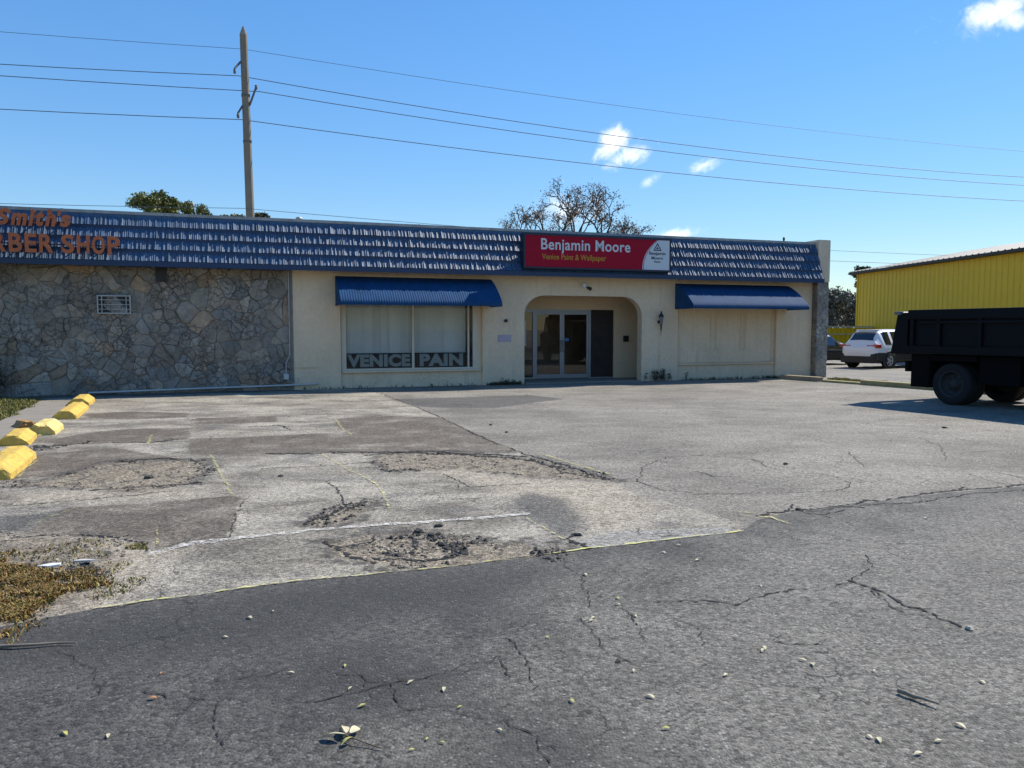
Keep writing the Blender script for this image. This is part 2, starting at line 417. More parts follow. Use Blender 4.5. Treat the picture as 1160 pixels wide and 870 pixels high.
# ------------------------------------------------------------------ ribbons: cracks and paint
def ribbon(mb, pts, w, lift=0.005, jit=0.02, wj=0.5, step=0.05, seed=0, mi=0, twigs=0.0):
    rr = random.Random(seed); P = []
    if twigs:
        for (ax, ay), (bx, by) in zip(pts, pts[1:]):
            L = math.hypot(bx - ax, by - ay)
            for _ in range(int(L * twigs + rr.random())):
                t = rr.random(); a = math.atan2(by - ay, bx - ax) + rr.choice((-1, 1)) * rr.uniform(.5, 1.3); l = rr.uniform(.08, .38); x, y = ax + (bx - ax) * t, ay + (by - ay) * t
                a2 = a + rr.uniform(-.6, .6)
                ribbon(mb, [(x, y), (x + l * .5 * math.cos(a), y + l * .5 * math.sin(a)), (x + l * .5 * (math.cos(a) + math.cos(a2)), y + l * .5 * (math.sin(a) + math.sin(a2)))], w * rr.uniform(.3, .6), lift, jit, wj, step, rr.randint(0, 9999), mi)
    for (ax, ay), (bx, by) in zip(pts, pts[1:]):
        L = math.hypot(bx - ax, by - ay); n = max(2, int(L / step))
        for k in range(n): P.append((ax + (bx - ax) * k / n, ay + (by - ay) * k / n))
    P.append(pts[-1]); P = np.array(P)
    o = np.zeros(len(P)); v = 0
    for i in range(len(P)): v = v * .75 + rr.gauss(0, jit); o[i] = v
    T = np.gradient(P, axis=0); T /= np.linalg.norm(T, axis=1)[:, None] + 1e-9
    Nn = np.stack([-T[:, 1], T[:, 0]], -1); P = P + Nn * o[:, None]
    ww = np.array([w * (1 + wj * (rr.random() * 2 - 1)) for _ in P]); ww[0] = ww[-1] = w * .15
    A, B = P + Nn * ww[:, None] / 2, P - Nn * ww[:, None] / 2
    za = height(A[:, 0], A[:, 1]) + lift; zb = height(B[:, 0], B[:, 1]) + lift
    vs = [(a[0], a[1], z) for a, z in zip(A, za)] + [(c[0], c[1], z) for c, z in zip(B, zb)]; n = len(P)
    mb.add(vs, [(i + n, i + 1 + n, i + 1, i) for i in range(n - 1)], mi)


crack_m = M('crack_fill', (0.017, 0.016, 0.015), 0.95, .3)
cr = MB()
CR = [([(858, 586), (900, 579), (925, 577), (960, 573), (1000, 567), (1040, 562), (1080, 556), (1120, 553), (1180, 548), (1400, 528)], .05), ([(930, 579), (1000, 573), (1040, 571), (1100, 561), (1165, 556)], .02),
      ([(905, 580), (930, 584), (960, 580)], .02), ([(690, 545), (722, 547), (728, 530), (760, 518), (800, 517), (850, 521), (900, 533), (945, 540), (966, 549), (950, 557), (900, 559), (830, 560), (790, 560), (752, 556), (722, 546)], .014),
      ([(850, 521), (868, 529), (885, 534)], .018), ([(790, 535), (808, 540), (830, 541)], .018), ([(800, 517), (870, 512), (960, 512), (980, 530)], .012),
      ([(738, 684), (800, 683), (832, 686), (862, 677), (880, 672), (920, 670), (945, 665), (965, 661)], .016), ([(960, 659), (985, 668), (1010, 678), (1050, 695), (1092, 712)], .03), ([(968, 660), (985, 645), (980, 630)], .012), ([(985, 668), (1010, 690), (1060, 705)], .012),
      ([(362, 757), (385, 764), (405, 767), (425, 775), (442, 776), (470, 774), (500, 766)], .010), ([(442, 776), (450, 790), (460, 806), (490, 804)], .010), ([(442, 777), (400, 785), (370, 795), (330, 800)], .009),
      ([(575, 725), (590, 740), (600, 765), (606, 785)], .010), ([(565, 745), (568, 760), (574, 772)], .009), ([(500, 766), (530, 755), (566, 752)], .007), ([(570, 815), (590, 828), (606, 842), (615, 858), (622, 880)], .010), ([(655, 700), (672, 720), (690, 742), (720, 752)], .009),
      ([(425, 444), (470, 460), (500, 473), (555, 500), (600, 517), (640, 528), (692, 543)], .035), ([(300, 514), (410, 513), (480, 512), (560, 516), (602, 518)], .07), ([(412, 516), (450, 513), (520, 514), (600, 521), (640, 532)], .06),
      ([(295, 531), (360, 529), (418, 524)], .025), ([(367, 545), (385, 556), (392, 576)], .02), ([(503, 537), (520, 546), (535, 552), (600, 548)], .02),
      ([(345, 594), (365, 585), (395, 573), (420, 567)], .05), ([(368, 614), (385, 624), (400, 630), (430, 636)], .06), ([(380, 622), (420, 614), (425, 606)], .03), ([(465, 625), (480, 610), (500, 604)], .05), ([(420, 630), (480, 632), (520, 626)], .05),
      ([(640, 610), (660, 620), (668, 624)], .06), ([(650, 603), (642, 611)], .04), ([(600, 520), (640, 534), (700, 545)], .03),
      ([(60, 505), (110, 501), (170, 501), (214, 497)], .05), ([(100, 556), (150, 551), (230, 546)], .05), ([(130, 523), (180, 519), (232, 521)], .05), ([(12, 611), (70, 607), (140, 610), (172, 625)], .03), ([(175, 626), (260, 611), (275, 568)], .012),
      ([(280, 484), (315, 482), (330, 487)], .05), ([(330, 478), (385, 476), (440, 470)], .03), ([(215, 477), (300, 475)], .02), ([(0, 574), (90, 566), (200, 556)], .02),
      ([(640, 500), (720, 506), (780, 500)], .01), ([(880, 480), (960, 490), (1040, 488), (1100, 500)], .012), ([(1040, 495), (1065, 505), (1072, 520)], .012), ([(700, 470), (800, 474), (900, 470)], .012),
      ([(200, 790), (240, 800), (250, 850)], .009), ([(160, 785), (185, 790), (188, 796)], .009), ([(235, 775), (300, 770), (330, 760)], .007), ([(60, 740), (110, 760), (115, 790)], .006),
      ([(640, 640), (660, 660), (672, 690)], .008), ([(700, 690), (720, 705), (730, 730)], .008), ([(870, 728), (900, 732), (930, 730)], .014), ([(760, 700), (790, 712), (800, 735)], .007)]
for i, (p, w) in enumerate(CR): ribbon(cr, gp(p), min(w * .62, .034), .005, .007 + w * .16, .85, .022, i, 0, .8)
cr.build('pavement_cracks', crack_m, ground, fix=False)


def paint_mat(name, colr, lo, hi):
    m, b, p = newmat(name)
    out = m.node_tree.nodes['Material Output']; P = b.n('ShaderNodeNewGeometry', out=0)
    f = b.ramp(b.m('ADD', b.m('MULTIPLY', b.noise(P, 14, 5, .7), .55), b.m('MULTIPLY', b.noise(P, 70, 3, .6), .45)), lo, hi)
    p.inputs['Base Color'].default_value = (*colr, 1); p.inputs['Roughness'].default_value = .8
    t = b.n('ShaderNodeBsdfTransparent')
    m.node_tree.links.new(b.n('ShaderNodeMixShader', {0: f, 1: t, 2: p.outputs[0]}), out.inputs[0])
    return m


yel = MB()
for i, (p, w) in enumerate([([(103, 692), (200, 678), (330, 660), (400, 653), (480, 645), (580, 633), (660, 622), (760, 612), (842, 603)], .028), ([(238, 514), (252, 540), (263, 562)], .05), ([(363, 514), (385, 527), (410, 540), (425, 548), (435, 560), (441, 578)], .035),
                            ([(380, 476), (388, 486), (399, 493)], .05), ([(610, 514), (650, 527), (692, 538)], .08), ([(838, 585), (868, 587), (896, 597)], .05), ([(836, 581), (882, 584)], .05), ([(171, 493), (168, 503)], .05),
                            ([(42, 522), (30, 530), (22, 541)], .045), ([(596, 586), (620, 600), (642, 613)], .03), ([(92, 574), (50, 590), (15, 608)], .025), ([(178, 602), (178, 620)], .03)]):
    ribbon(yel, gp(p), w * (.62 if i else 1.25), .009, .004, .5, .025, 100 + i, 1 if i == 0 else 0)
yel.build('yellow_survey_paint', [paint_mat('yellow_paint', (0.64, 0.59, 0.24), .47, .60), paint_mat('yellow_edge_paint', (0.60, 0.57, 0.20), .36, .50)], ground, fix=False)
wh = MB()
for i, (p, w) in enumerate([([(168, 631), (210, 619), (300, 608), (400, 598), (500, 590), (602, 582)], .085), ([(880, 446), (990, 441)], .10), ([(205, 467), (330, 464)], .08), ([(60, 483), (160, 478)], .07), ([(850, 455), (960, 450)], .06)]):
    ribbon(wh, gp(p), w, .008, .006, .35, .05, 200 + i)
wh.build('faded_white_line', paint_mat('white_paint', (0.62, 0.59, 0.54), .44, .58), ground, fix=False)

# ------------------------------------------------------------------ materials for the building
def stucco_mat(name, base):
    m, b, p = newmat(name)
    co = b.n('ShaderNodeTexCoord', out=3)
    big = b.noise(co, .7, 6, .65); fine = b.noise(co, 9, 5, .65)
    k = b.ramp(b.m('ADD', b.m('MULTIPLY', big, .6), b.m('MULTIPLY', fine, .4)), .34, .66, .86, 1.12)
    c = b.mix(1.0, base, b.n('ShaderNodeCombineColor', {0: k, 1: k, 2: k}), 'MULTIPLY')
    st = b.noise(b.n('ShaderNodeVectorMath', {0: co, 1: (5.5, 5.5, .30)}, operation='MULTIPLY'), 1.0, 6, .65)
    c = b.mix(b.m('MULTIPLY', b.ramp(st, .54, .70, 0, .38), b.ramp(big, .40, .58)), c, (.33, .255, .17))     # runs of dirty water
    pk = b.m('MULTIPLY', b.ramp(b.noise(co, 19, 5, .75), .585, .63, 0, .75), b.ramp(b.noise(co, .62, 3, .6), .53, .62))
    c = b.mix(pk, c, (.17, .14, .11))                                                                       # pitted, peeled patches
    c = b.mix(b.ramp(b.noise(co, 1.6, 7, .7), .64, .76, 0, .45), c, (.30, .24, .175))
    b.nt.links.new(c, p.inputs['Base Color']); p.inputs['Roughness'].default_value = .92; p.inputs['Specular IOR Level'].default_value = .25
    b.nt.links.new(b.n('ShaderNodeBump', {'Strength': .7, 'Distance': .014, 'Height': b.m('ADD', b.noise(co, 45, 5, .6), b.m('MULTIPLY', fine, .8))}), p.inputs['Normal'])
    return m


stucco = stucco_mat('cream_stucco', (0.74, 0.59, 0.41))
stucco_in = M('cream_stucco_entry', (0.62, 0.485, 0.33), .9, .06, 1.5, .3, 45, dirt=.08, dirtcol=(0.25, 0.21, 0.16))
blue = M('blue_roof_paint', (0.046, 0.098, 0.178), .60, .35, 6, .15, 120, spec=.62, bdist=.004, dirt=.15, dirtcol=(.05, .09, .14))
blue_aw = M('blue_awning_paint', (0.014, 0.062, 0.150), .68, .25, 3, spec=.10, dirt=.15, dirtcol=(.04, .08, .13))
blue_dk = M('blue_trim', (0.012, 0.036, 0.095), .5, .15)
mortar = M('mortar', (0.25, 0.225, 0.195), .95, .3, 9, .6, 70)
def stone_mat():
    m, b, p = newmat('flagstone')
    co = b.n('ShaderNodeTexCoord', out=3)
    n1 = b.noise(co, 2.4, 7, .68, dist=.6); n2 = b.noise(co, 11, 6, .7); n3 = b.noise(co, 45, 4, .7)
    k = b.ramp(b.m('ADD', b.m('MULTIPLY', n1, .5), b.m('ADD', b.m('MULTIPLY', n2, .35), b.m('MULTIPLY', n3, .15))), .36, .64, .58, 1.45)
    c = b.mix(1.0, b.attr('tint', 'Color'), b.n('ShaderNodeCombineColor', {0: k, 1: k, 2: k}), 'MULTIPLY')
    c = b.mix(b.ramp(b.noise(co, 1.6, 5, .7), .52, .62, 0, .5), c, (.26, .20, .145))          # tan blotches across stones
    c = b.mix(b.ramp(b.noise(co, 4.2, 6, .75, dist=1.0), .60, .68, 0, .6), c, (.05, .045, .04))  # dark lichen and soot
    wv = b.n('ShaderNodeVectorMath', {0: co, 1: b.n('ShaderNodeVectorMath', {0: b.noise(co, 5.0, 4, .6, out=1), 1: (.3, .3, .3)}, operation='MULTIPLY')}, operation='ADD')
    ve = b.nt.nodes.new('ShaderNodeTexVoronoi'); ve.feature = 'DISTANCE_TO_EDGE'; ve.inputs['Scale'].default_value = 4.6; b.nt.links.new(wv, ve.inputs['Vector'])
    crk = b.m('MULTIPLY', b.ramp(ve.outputs['Distance'], .015, .06, 1, 0), b.ramp(b.noise(co, 1.1, 4, .6), .42, .55))
    c = b.mix(b.m('MULTIPLY', crk, .36), c, (.06, .05, .042))
    b.nt.links.new(c, p.inputs['Base Color']); p.inputs['Roughness'].default_value = .9
    h = b.m('SUBTRACT', b.m('ADD', b.m('MULTIPLY', n2, .7), b.m('MULTIPLY', n3, .4)), b.m('MULTIPLY', crk, .8))
    b.nt.links.new(b.n('ShaderNodeBump', {'Strength': 1.0, 'Distance': .03, 'Height': h}), p.inputs['Normal'])
    return m


stone_m = stone_mat()
cap_m = M('roof_edge_metal', (0.36, 0.35, 0.33), .55, .3, 3, metal=.2, dirt=.25)
white_fr = M('pale_window_frame', (0.60, 0.54, 0.43), .6, .08)
alu = M('aluminium', (0.27, 0.275, 0.285), .42, .08, 3, metal=.55)
dark_in = M('dark_interior', (0.48, 0.41, 0.32), .9, .2)
glass = glass_mat('window_glass', (0.90, 0.92, 0.92), .33)
glass_dk = glass_mat('tinted_door_glass', (0.78, 0.74, 0.70), .9)
black = M('black_metal', (0.015, 0.015, 0.016), .5, .2)
panel_dk = M('dark_side_panel', (0.042, 0.034, 0.031), .7, .3, 3, spec=.15)
concrete = M('concrete', (0.235, 0.21, 0.175), .9, .22, 3, .4, 50, dirt=.2, dirtcol=(.12, .11, .1))
roof_m = M('flat_roof_felt', (0.3, 0.3, 0.29), .9, .2)

bld = thing('shop_building', 'long low cream stucco shop block with blue shingle mansard and flagstone left wall', 'building', BO, BTH)

# --- flagstones: relaxed Voronoi cells in (u,z)
def clip(poly, px, py, nx_, ny_):
    out = []
    for i in range(len(poly)):
        a, c = poly[i], poly[(i + 1) % len(poly)]
        da = (a[0] - px) * nx_ + (a[1] - py) * ny_; dc = (c[0] - px) * nx_ + (c[1] - py) * ny_
        if da <= 0: out.append(a)
        if (da < 0 < dc) or (dc < 0 < da):
            t = da / (da - dc); out.append((a[0] + (c[0] - a[0]) * t, a[1] + (c[1] - a[1]) * t))
    return out


STONE = [(0.135, 0.146, 0.152), (0.115, 0.124, 0.130), (0.155, 0.152, 0.140), (0.175, 0.160, 0.130), (0.19, 0.168, 0.135), (0.13, 0.136, 0.120), (0.15, 0.125, 0.105), (0.12, 0.132, 0.145), (0.20, 0.185, 0.16), (0.155, 0.145, 0.130), (.14, .14, .13), (.165, .15, .128), (.13, .135, .13), (.17, .145, .12), (.145, .15, .145), (0.22, 0.15, 0.09)]


def vn1(x, y, sd): return float(vnoise(np.array([x]), np.array([y]), sd)[0])


def stones(mb, u0, u1, z0, z1, dens, f, seed=1, mi=0, tints=STONE):
    rr = random.Random(seed); pts = []
    n = int((u1 - u0) * (z1 - z0) * dens)
    tries = 0
    while len(pts) < n and tries < n * 40:
        tries += 1
        q = (rr.uniform(u0, u1), rr.uniform(z0, z1)); big = 0.5 + 0.5 * math.sin(q[0] * 2.1 + 3 * math.sin(q[1] * 1.7))
        rmin = (0.07 + 0.34 * big * rr.random() ** 1.5) * math.sqrt(11 / dens)
        if all((q[0] - a) ** 2 + (q[1] - c) ** 2 > rmin * rmin for a, c in pts): pts.append(q)
    sx = 0.9
    for i, (a, c) in enumerate(pts):
        poly = [(u0, z0), (u1, z0), (u1, z1), (u0, z1)]
        for j, (e, g) in enumerate(pts):
            if i == j or abs(e - a) > 1.6 or abs(g - c) > 1.6: continue
            poly = clip(poly, (a + e) / 2, (c + g) / 2, (e - a) * sx, (g - c))
            if len(poly) < 3: break
        if len(poly) < 3: continue
        cx = sum(p[0] for p in poly) / len(poly); cz = sum(p[1] for p in poly) / len(poly)
        # subdivide the outline, roughen it, shrink for the joint
        o = []
        for k in range(len(poly)):
            p, q = poly[k], poly[(k + 1) % len(poly)]; L = math.hypot(q[0] - p[0], q[1] - p[1]); m_ = max(1, int(L / .09))
            for t in range(m_):
                s = (t + (0.18 if t == 0 else 0)) / m_; o.append((p[0] + (q[0] - p[0]) * s, p[1] + (q[1] - p[1]) * s))
        def sh(dist, jj):
            r = []
            for (x, z) in o:
                dx, dz = x - cx, z - cz; L = math.hypot(dx, dz) + 1e-6; k = max(.25, 1 - dist / L)
                r.append((cx + dx * k + rr.uniform(-jj, jj), cz + dz * k + rr.uniform(-jj, jj)))
            return r
        o = [(x + .13 * (vn1(x * 2.3, z * 2.3, 1) - .5) + .05 * (vn1(x * 8, z * 8, 2) - .5), z + .13 * (vn1(x * 2.3, z * 2.3, 3) - .5) + .05 * (vn1(x * 8, z * 8, 4) - .5)) if u0 + .06 < x < u1 - .06 and z0 + .06 < z < z1 - .06 else (x, z) for x, z in o]
        g_ = rr.uniform(.001, .009)
        A = sh(g_, .008); B = [(cx + (x - cx) * .93, cz + (z - cz) * .93) for x, z in A]
        dep = rr.uniform(.006, .06); tl, tr_ = rr.uniform(-.05, .05), rr.uniform(-.06, .06)
        n_ = len(A); tint = rr.choice(tints); kk = rr.uniform(.78, 1.26); tint = tuple((x * f_ * .55 + q_ * .45) * kk for x, f_, q_ in zip(tint, (1.6, 1.48, 1.38), (.31, .272, .222)))
        vs = [f(x, z, -.012) for x, z in A] + [f(x, z, dep * .7) for x, z in A] + [f(x, z, dep + tl * (x - cx) + tr_ * (z - cz) + rr.uniform(-.004, .004)) for x, z in B] + [f(cx, cz, dep + rr.uniform(0, .014))]
        fs = [(k, (k + 1) % n_, n_ + (k + 1) % n_, n_ + k) for k in range(n_)] + [(n_ + k, n_ + (k + 1) % n_, 2 * n_ + (k + 1) % n_, 2 * n_ + k) for k in range(n_)] + [(2 * n_ + k, 2 * n_ + (k + 1) % n_, 3 * n_) for k in range(n_)]
        mb.add(vs, fs, mi, False, tint)


SW = -8.25
sw = MB(); sw.box(-23, SW, 0.0, .3, -0.1, 3.36, 0)
stones(sw, -18.5, SW - .08, 0.0, 3.34, 9.0, lambda x, z, d: (x, -d, z), 4, 1)
stones(sw, -23, -18.5, 0.0, 3.34, 3.0, lambda x, z, d: (x, -d, z), 5, 1)
sw.build('stone_wall', [mortar, stone_m], bld)

# --- stucco front, one outline with the bay and the arch cut in from below
def arc(cx, cz, rx, rz, a0, a1, n=10):
    return [(cx + rx * math.cos(rad(a0 + (a1 - a0) * k / n)), cz + rz * math.sin(rad(a0 + (a1 - a0) * k / n))) for k in range(n + 1)]


W0, W1, A0, A1, S0, S1 = -6.95, -2.72, -1.37, 2.71, 4.06, 7.98
chain = [(SW, -.1), (W0, -.1), (W0, 2.55), (W1, 2.55), (W1, -.1), (A0, -.1)] + arc(A0 + .66, 2.14, .66, .61, 180, 90) + arc(A1 - .70, 2.10, .70, .65, 90, 0) + [(A1, -.1), (S0, -.1), (S0, 2.55), (S1, 2.55), (S1, -.1), (9.48, -.1)]
wall = MB(); outl = chain + [(9.48, 3.36), (SW, 3.36)]
wall.poly(outl, lambda a, c: (a, 0, c)); wall.poly(outl, lambda a, c: (a, .30, c))
for (a, c), (e, g) in zip(chain, chain[1:]): wall.add([(a, 0, c), (e, 0, g), (e, .3, g), (a, .3, c)], [(0, 1, 2, 3)])
wall.build('stucco_wall', stucco, bld)

# --- display window bay: apron, sill, frame, panes
bay = MB(); bay.box(W0, W1, .07, .28, -.1, .44); bay.build('window_apron', stucco, bld)
# frame window
win = MB(); y0, y1 = .10, .17
wx0, wx1, wz0, wz1 = W0 + .02, W1 - .12, .50, 2.55
for (a, c, e, g) in ((wx0, wx0 + .14, wz0, wz1), (wx1 - .16, wx1, wz0, wz1), (wx0 + .14, wx1 - .16, wz0, wz0 + .06), (wx0 + .14, wx1 - .16, wz1 - .08, wz1), (-4.87, -4.80, wz0 + .06, wz1 - .08), (-3.16, -3.11, wz0 + .06, wz1 - .08)):
    win.box(a, c, y0, y1, e, g)
win = win.build('display_window', white_fr, bld)
sl = MB(); sl.bbox(W0 + .03, W1 - .04, -.02, .20, .445, .499, .01); sl.build('sill', stucco, win)
fl = MB(); fl.box(wx1 + .002, W1, .11, .27, .50, 2.55); fl.build('window_filler', stucco, bld)
for a, c in ((wx0 + .14, -4.87), (-4.80, -3.16), (-3.11, wx1 - .16)):
    g = MB(); g.box(a, c, .13, .138, wz0 + .06, wz1 - .08); g.build('pane', glass, win)
room = MB()
room.box(W0, W1, 2.6, 2.7, 0, 2.8); room.box(W0 - .1, W0 - .01, .31, 2.6, 0, 2.8); room.box(W1 + .01, W1 + .1, .31, 2.6, 0, 2.8); room.box(W0, W1, .31, 2.6, 2.72, 2.8); room.box(W0, W1, .31, 2.6, -.05, .02)
room.build('window_room', dark_in, bld)

# --- bricked-up second bay with shallow framed panels
pb = MB(); pb.box(S0, S1, .10, .28, -.1, 2.55)
pb.bbox(S0 + .02, S1 - .03, .03, .10, .50, .56, .01)
pb.bbox(S0 + .02, S1 - .03, .06, .10, .575, .60, .005)
for q in (5.38, 6.56):
    for (a, c, e, g) in ((q, q + .022, 1.0, 2.2), (q + .20, q + .222, 1.0, 2.2), (q + .022, q + .2, 2.178, 2.2), (q + .022, q + .2, 1.0, 1.022)): pb.box(a, c, .075, .102, e, g)
pb.box(S1 - .13, S1 - .105, .07, .102, .60, 2.55); pb.box(S0 + .06, S0 + .09, .08, .102, 1.3, 2.55)
pb.build('blocked_window', stucco, bld)

# --- entrance vestibule
VD = 1.55
ve = MB()
ve.box(-1.75, 3.55, VD, VD + .12, 2.36, 2.9); ve.box(2.47, 3.55, VD, VD + .12, -.1, 2.36)
ve.box(-1.87, -1.75, .31, VD + .12, -.1, 2.9); ve.box(3.55, 3.67, .31, VD + .12, -.1, 2.9); ve.box(-1.75, 3.55, .31, VD, 2.82, 2.9)
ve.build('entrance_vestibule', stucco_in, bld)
st_ = MB(); st_.bbox(-1.34, 2.68, -.06, .29, -.1, .035, .015); st_.box(-1.74, 3.54, .291, VD + .6, -.1, .03); st_.build('entrance_step', concrete, bld)
fr = MB()
D0, DM, D1 = -.43, .555, 1.54
for (a, c, e, g) in ((-1.74, D0 - .07, .04, .10), (-1.74, D0 - .07, 2.28, 2.358), (D0 - .07, D0, .031, 2.358), (D1, D1 + .07, .031, 2.358), (D0, D1, 2.28, 2.358), (D1 + .07, 2.46, .031, .07)):
    fr.box(a, c, VD + .01, VD + .09, e, g)
fr.build('door_frame', alu, bld)
for k, (a, c) in enumerate(((D0 + .005, DM - .004), (DM + .004, D1 - .005))):
    d = MB(); s = .075
    for (e, g, h, i) in ((a, a + s, .05, 2.27), (c - s, c, .05, 2.27), (a + s, c - s, .05, .05 + .14), (a + s, c - s, 2.27 - s, 2.27)): d.box(e, g, VD + .025, VD + .07, h, i)
    dr = d.build('glass_door', alu, bld)
    g = MB(); g.box(a + s, c - s, VD + .045, VD + .052, .19, 2.27 - s); g.build('pane', glass_dk, dr)
    hx = c - .04 if k == 0 else a + .04
    h = MB(); h.path([(hx, VD + .02, 1.32), (hx, VD - .045, 1.30), (hx, VD - .045, .98), (hx, VD + .02, .96)], .016, 8); h.bbox(hx - .03, hx + .03, VD + .005, VD + .026, 1.16, 1.26, .006)
    h.build('handle', alu, dr)
    if k == 1:
        n_ = MB(); n_.box(a + s + .03, a + s + .17, VD + .039, VD + .043, 1.30, 1.40); n_.build('blue_sticker', M('sticker_blue', (0.03, .16, .42), .5), dr)
sd = MB(); sd.box(-1.74, D0 - .07, VD + .045, VD + .052, .10, 2.28); sd = sd.build('sidelight', glass_dk, bld)
nt_ = MB(); nt_.box(-1.0, -.74, VD + .036, VD + .042, 1.15, 1.98); nt_.build('paper_notice', M('paper', (.6, .62, .68), .7), sd)
dp = MB(); dp.box(D1 + .07, 2.46, VD + .03, VD + .06, .07, 2.358); dp.build('dark_side_panel', panel_dk, bld)
rm = MB()
rm.box(-3.0, 3.5, 3.4, 3.5, 0, 2.9); rm.box(-3.1, -3.0, VD + .13, 3.4, 0, 2.9); rm.box(3.5, 3.6, VD + .13, 3.4, 0, 2.9); rm.box(-3, 3.5, VD + .13, 3.4, 2.85, 2.9)
rm.box(-3, 3.5, VD + .13, 3.4, -.06, .025); rm.build('shop_interior', dark_in, bld)
sb = MB(); sb.bbox(2.83, 3.02, VD - .06, VD - .001, 1.27, 1.48, .01); sb.build('black_letter_box', black, bld)

# --- mansard: four courses of ribbed shake panels
ms = MB(); bot_z, top_z, RH = 3.44, 4.66, .305
MU0, MU1 = -23.0, 9.47
pr = random.Random(3); PAN = [pr.uniform(.58, 1.0) for _ in range(13)]; PO = [pr.uniform(.25, 1) for _ in range(13)]
for row in range(4):
    zt = top_z - row * RH; dt = .10 + row * .118           # panel leans out; its butt steps back in
    u = MU0 + (row % 2) * .32; strip = .049; k = 0
    while u < MU1 - .001:
        ue = min(u + strip, MU1); j = k % 13
        kick = zt - RH * (.14 + .40 * (1 - PAN[j]) + pr.uniform(-.05, .05))
        zl = zt - RH + .004 + pr.uniform(-.004, .004)
        dk = dt + (zt - kick) * .10; lean = .50 + .14 * PO[j]
        db = dk + (kick - zl) * lean
        r_ = pr.uniform(.011, .021) if k % 13 else .004
        gap = .008 if k % 13 == 0 else .0008
        uu = (u + gap, u + (ue - u) * .17, ue - gap * .3)
        prof = [(zt, dt), (kick, dk), (zl, db)]
        vs = []
        for (zz, dd), bulge in zip(prof, (.002, r_ * .75, r_)):
            for q, x in enumerate(uu): vs.append((x, -(dd + (bulge if q == 1 else 0)), zz))
        vs += [(x, -(dt + RH * .12), zl) for x in uu]
        fs = [(0, 3, 4, 1), (1, 4, 5, 2), (3, 6, 7, 4), (4, 7, 8, 5), (6, 9, 10, 7), (7, 10, 11, 8)]
        ms.add(vs, fs)
        u += strip; k += 1
    ms.box(MU0, MU1, -(dt + .02 if row else .085), -.0, zt - RH + .01, zt - .004, 1)
ms.build('mansard_shingles', [blue, blue_dk], bld, fix=False)
fb = MB(); fb.box(MU0, MU1, -.60, -.56, 3.30, 3.435); fb.box(MU0, MU1, -.56, .0, 3.362, 3.43); fb.build('fascia_board', blue_dk, bld)
cp = MB(); cp.box(MU0, MU1, -.112, .25, top_z + .003, top_z + .08)
for k in range(11): cp.box(MU0 + k * 3.05, MU0 + k * 3.05 + .05, -.118, .0, top_z + .0, top_z + .085)
cp.build('roof_edge', cap_m, bld)
rf = MB(); rf.box(MU0, MU1, .26, 13, 4.50, 4.60); rf.build('flat_roof', roof_m, bld)
bw = MB(); bw.box(-23, 9.47, 12.7, 13, -.1, 4.48); bw.box(-23.2, -23.0, .0, 13, -.1, 4.6); bw.build('rear_wall', stucco, bld)
# wing wall at the right end: stone below, stucco above
ww = MB(); ww.box(9.482, 9.99, -.25, 13, 3.36, 4.82); ww.build('wing_wall', stucco, bld)
ws = MB(); ws.box(9.50, 9.97, -.23, 13, -.1, 3.358, 0)
stones(ws, 9.49, 9.98, 0, 3.35, 11, lambda x, z, d: (x, -.23 - d * .5, z), 8, 1, [(0.19, 0.205, 0.20), (0.165, 0.18, 0.185), (0.22, 0.225, 0.21), (.20, .19, .165)])
stones(ws, -.23, 0.0, 0, 3.3, 14, lambda y, z, d: (9.50 - d * .5, y, z), 9, 1, [(.13, .10, .08), (.15, .13, .11)])  # left side of the pier: reddish stone, its shade put into darker tints
stones(ws, -.23, 12.9, 0, 3.3, 2.5, lambda y, z, d: (9.97 + d * .5, y, z), 10, 1)
ws.build('stone_pier', [mortar, stone_m], bld)

# --- awnings
def awning(u0, u1):
    aw = MB(); zt, zb, out = 3.20, 2.46, 1.10
    prof = [(.02, zt)]
    for k in range(1, 13):
        t = k / 12; d = .02 + (out - .02) * t; z = zt - (zt - zb - .03) * (t * .55 + .45 * t * t)
        prof.append((d, z))
    prof += [(out + .025, zb - .03), (out + .028, zb - .065), (out + .018, zb - .10)]
    n = int((u1 - u0) / .0175); cols = []
    sub = [(.0, 0), (.25, .010), (.5, .010), (.75, 0)]
    for i in range(n + 1):
        x = u0 + (u1 - u0) * i / n; b = (0, .012, .009, .004)[i % 4]
        cols.append((x, b))
    m_ = len(prof); vs = []
    for x, b in cols:
        for (d, z) in prof: vs.append((x, -(d + b * .55), z + b * .8))
    aw.add(vs, [(i * m_ + j, (i + 1) * m_ + j, (i + 1) * m_ + j + 1, i * m_ + j + 1) for i in range(n) for j in range(m_ - 1)], 0, True)
    for x in (u0, u1):
        side = [(d - .004, z - .004) for d, z in prof[:13]] + [(out + .01, zb - .10), (.02, zb - .10)]
        aw.prism(side, lambda a, c: (x - .008, -a, c), lambda a, c: (x + .008, -a, c))
    o = aw.build('awning', blue_aw, bld)
    fr_ = MB(); fr_.path([(u0 + .02, -.03, zb - .08), (u0 + .02, -1.06, zb - .08), (u1 - .02, -1.06, zb - .08), (u1 - .02, -.03, zb - .08)], .014, 6); fr_.build('awning_frame', blue_dk, o)


awning(-7.08, -2.46); awning(3.93, 8.42)

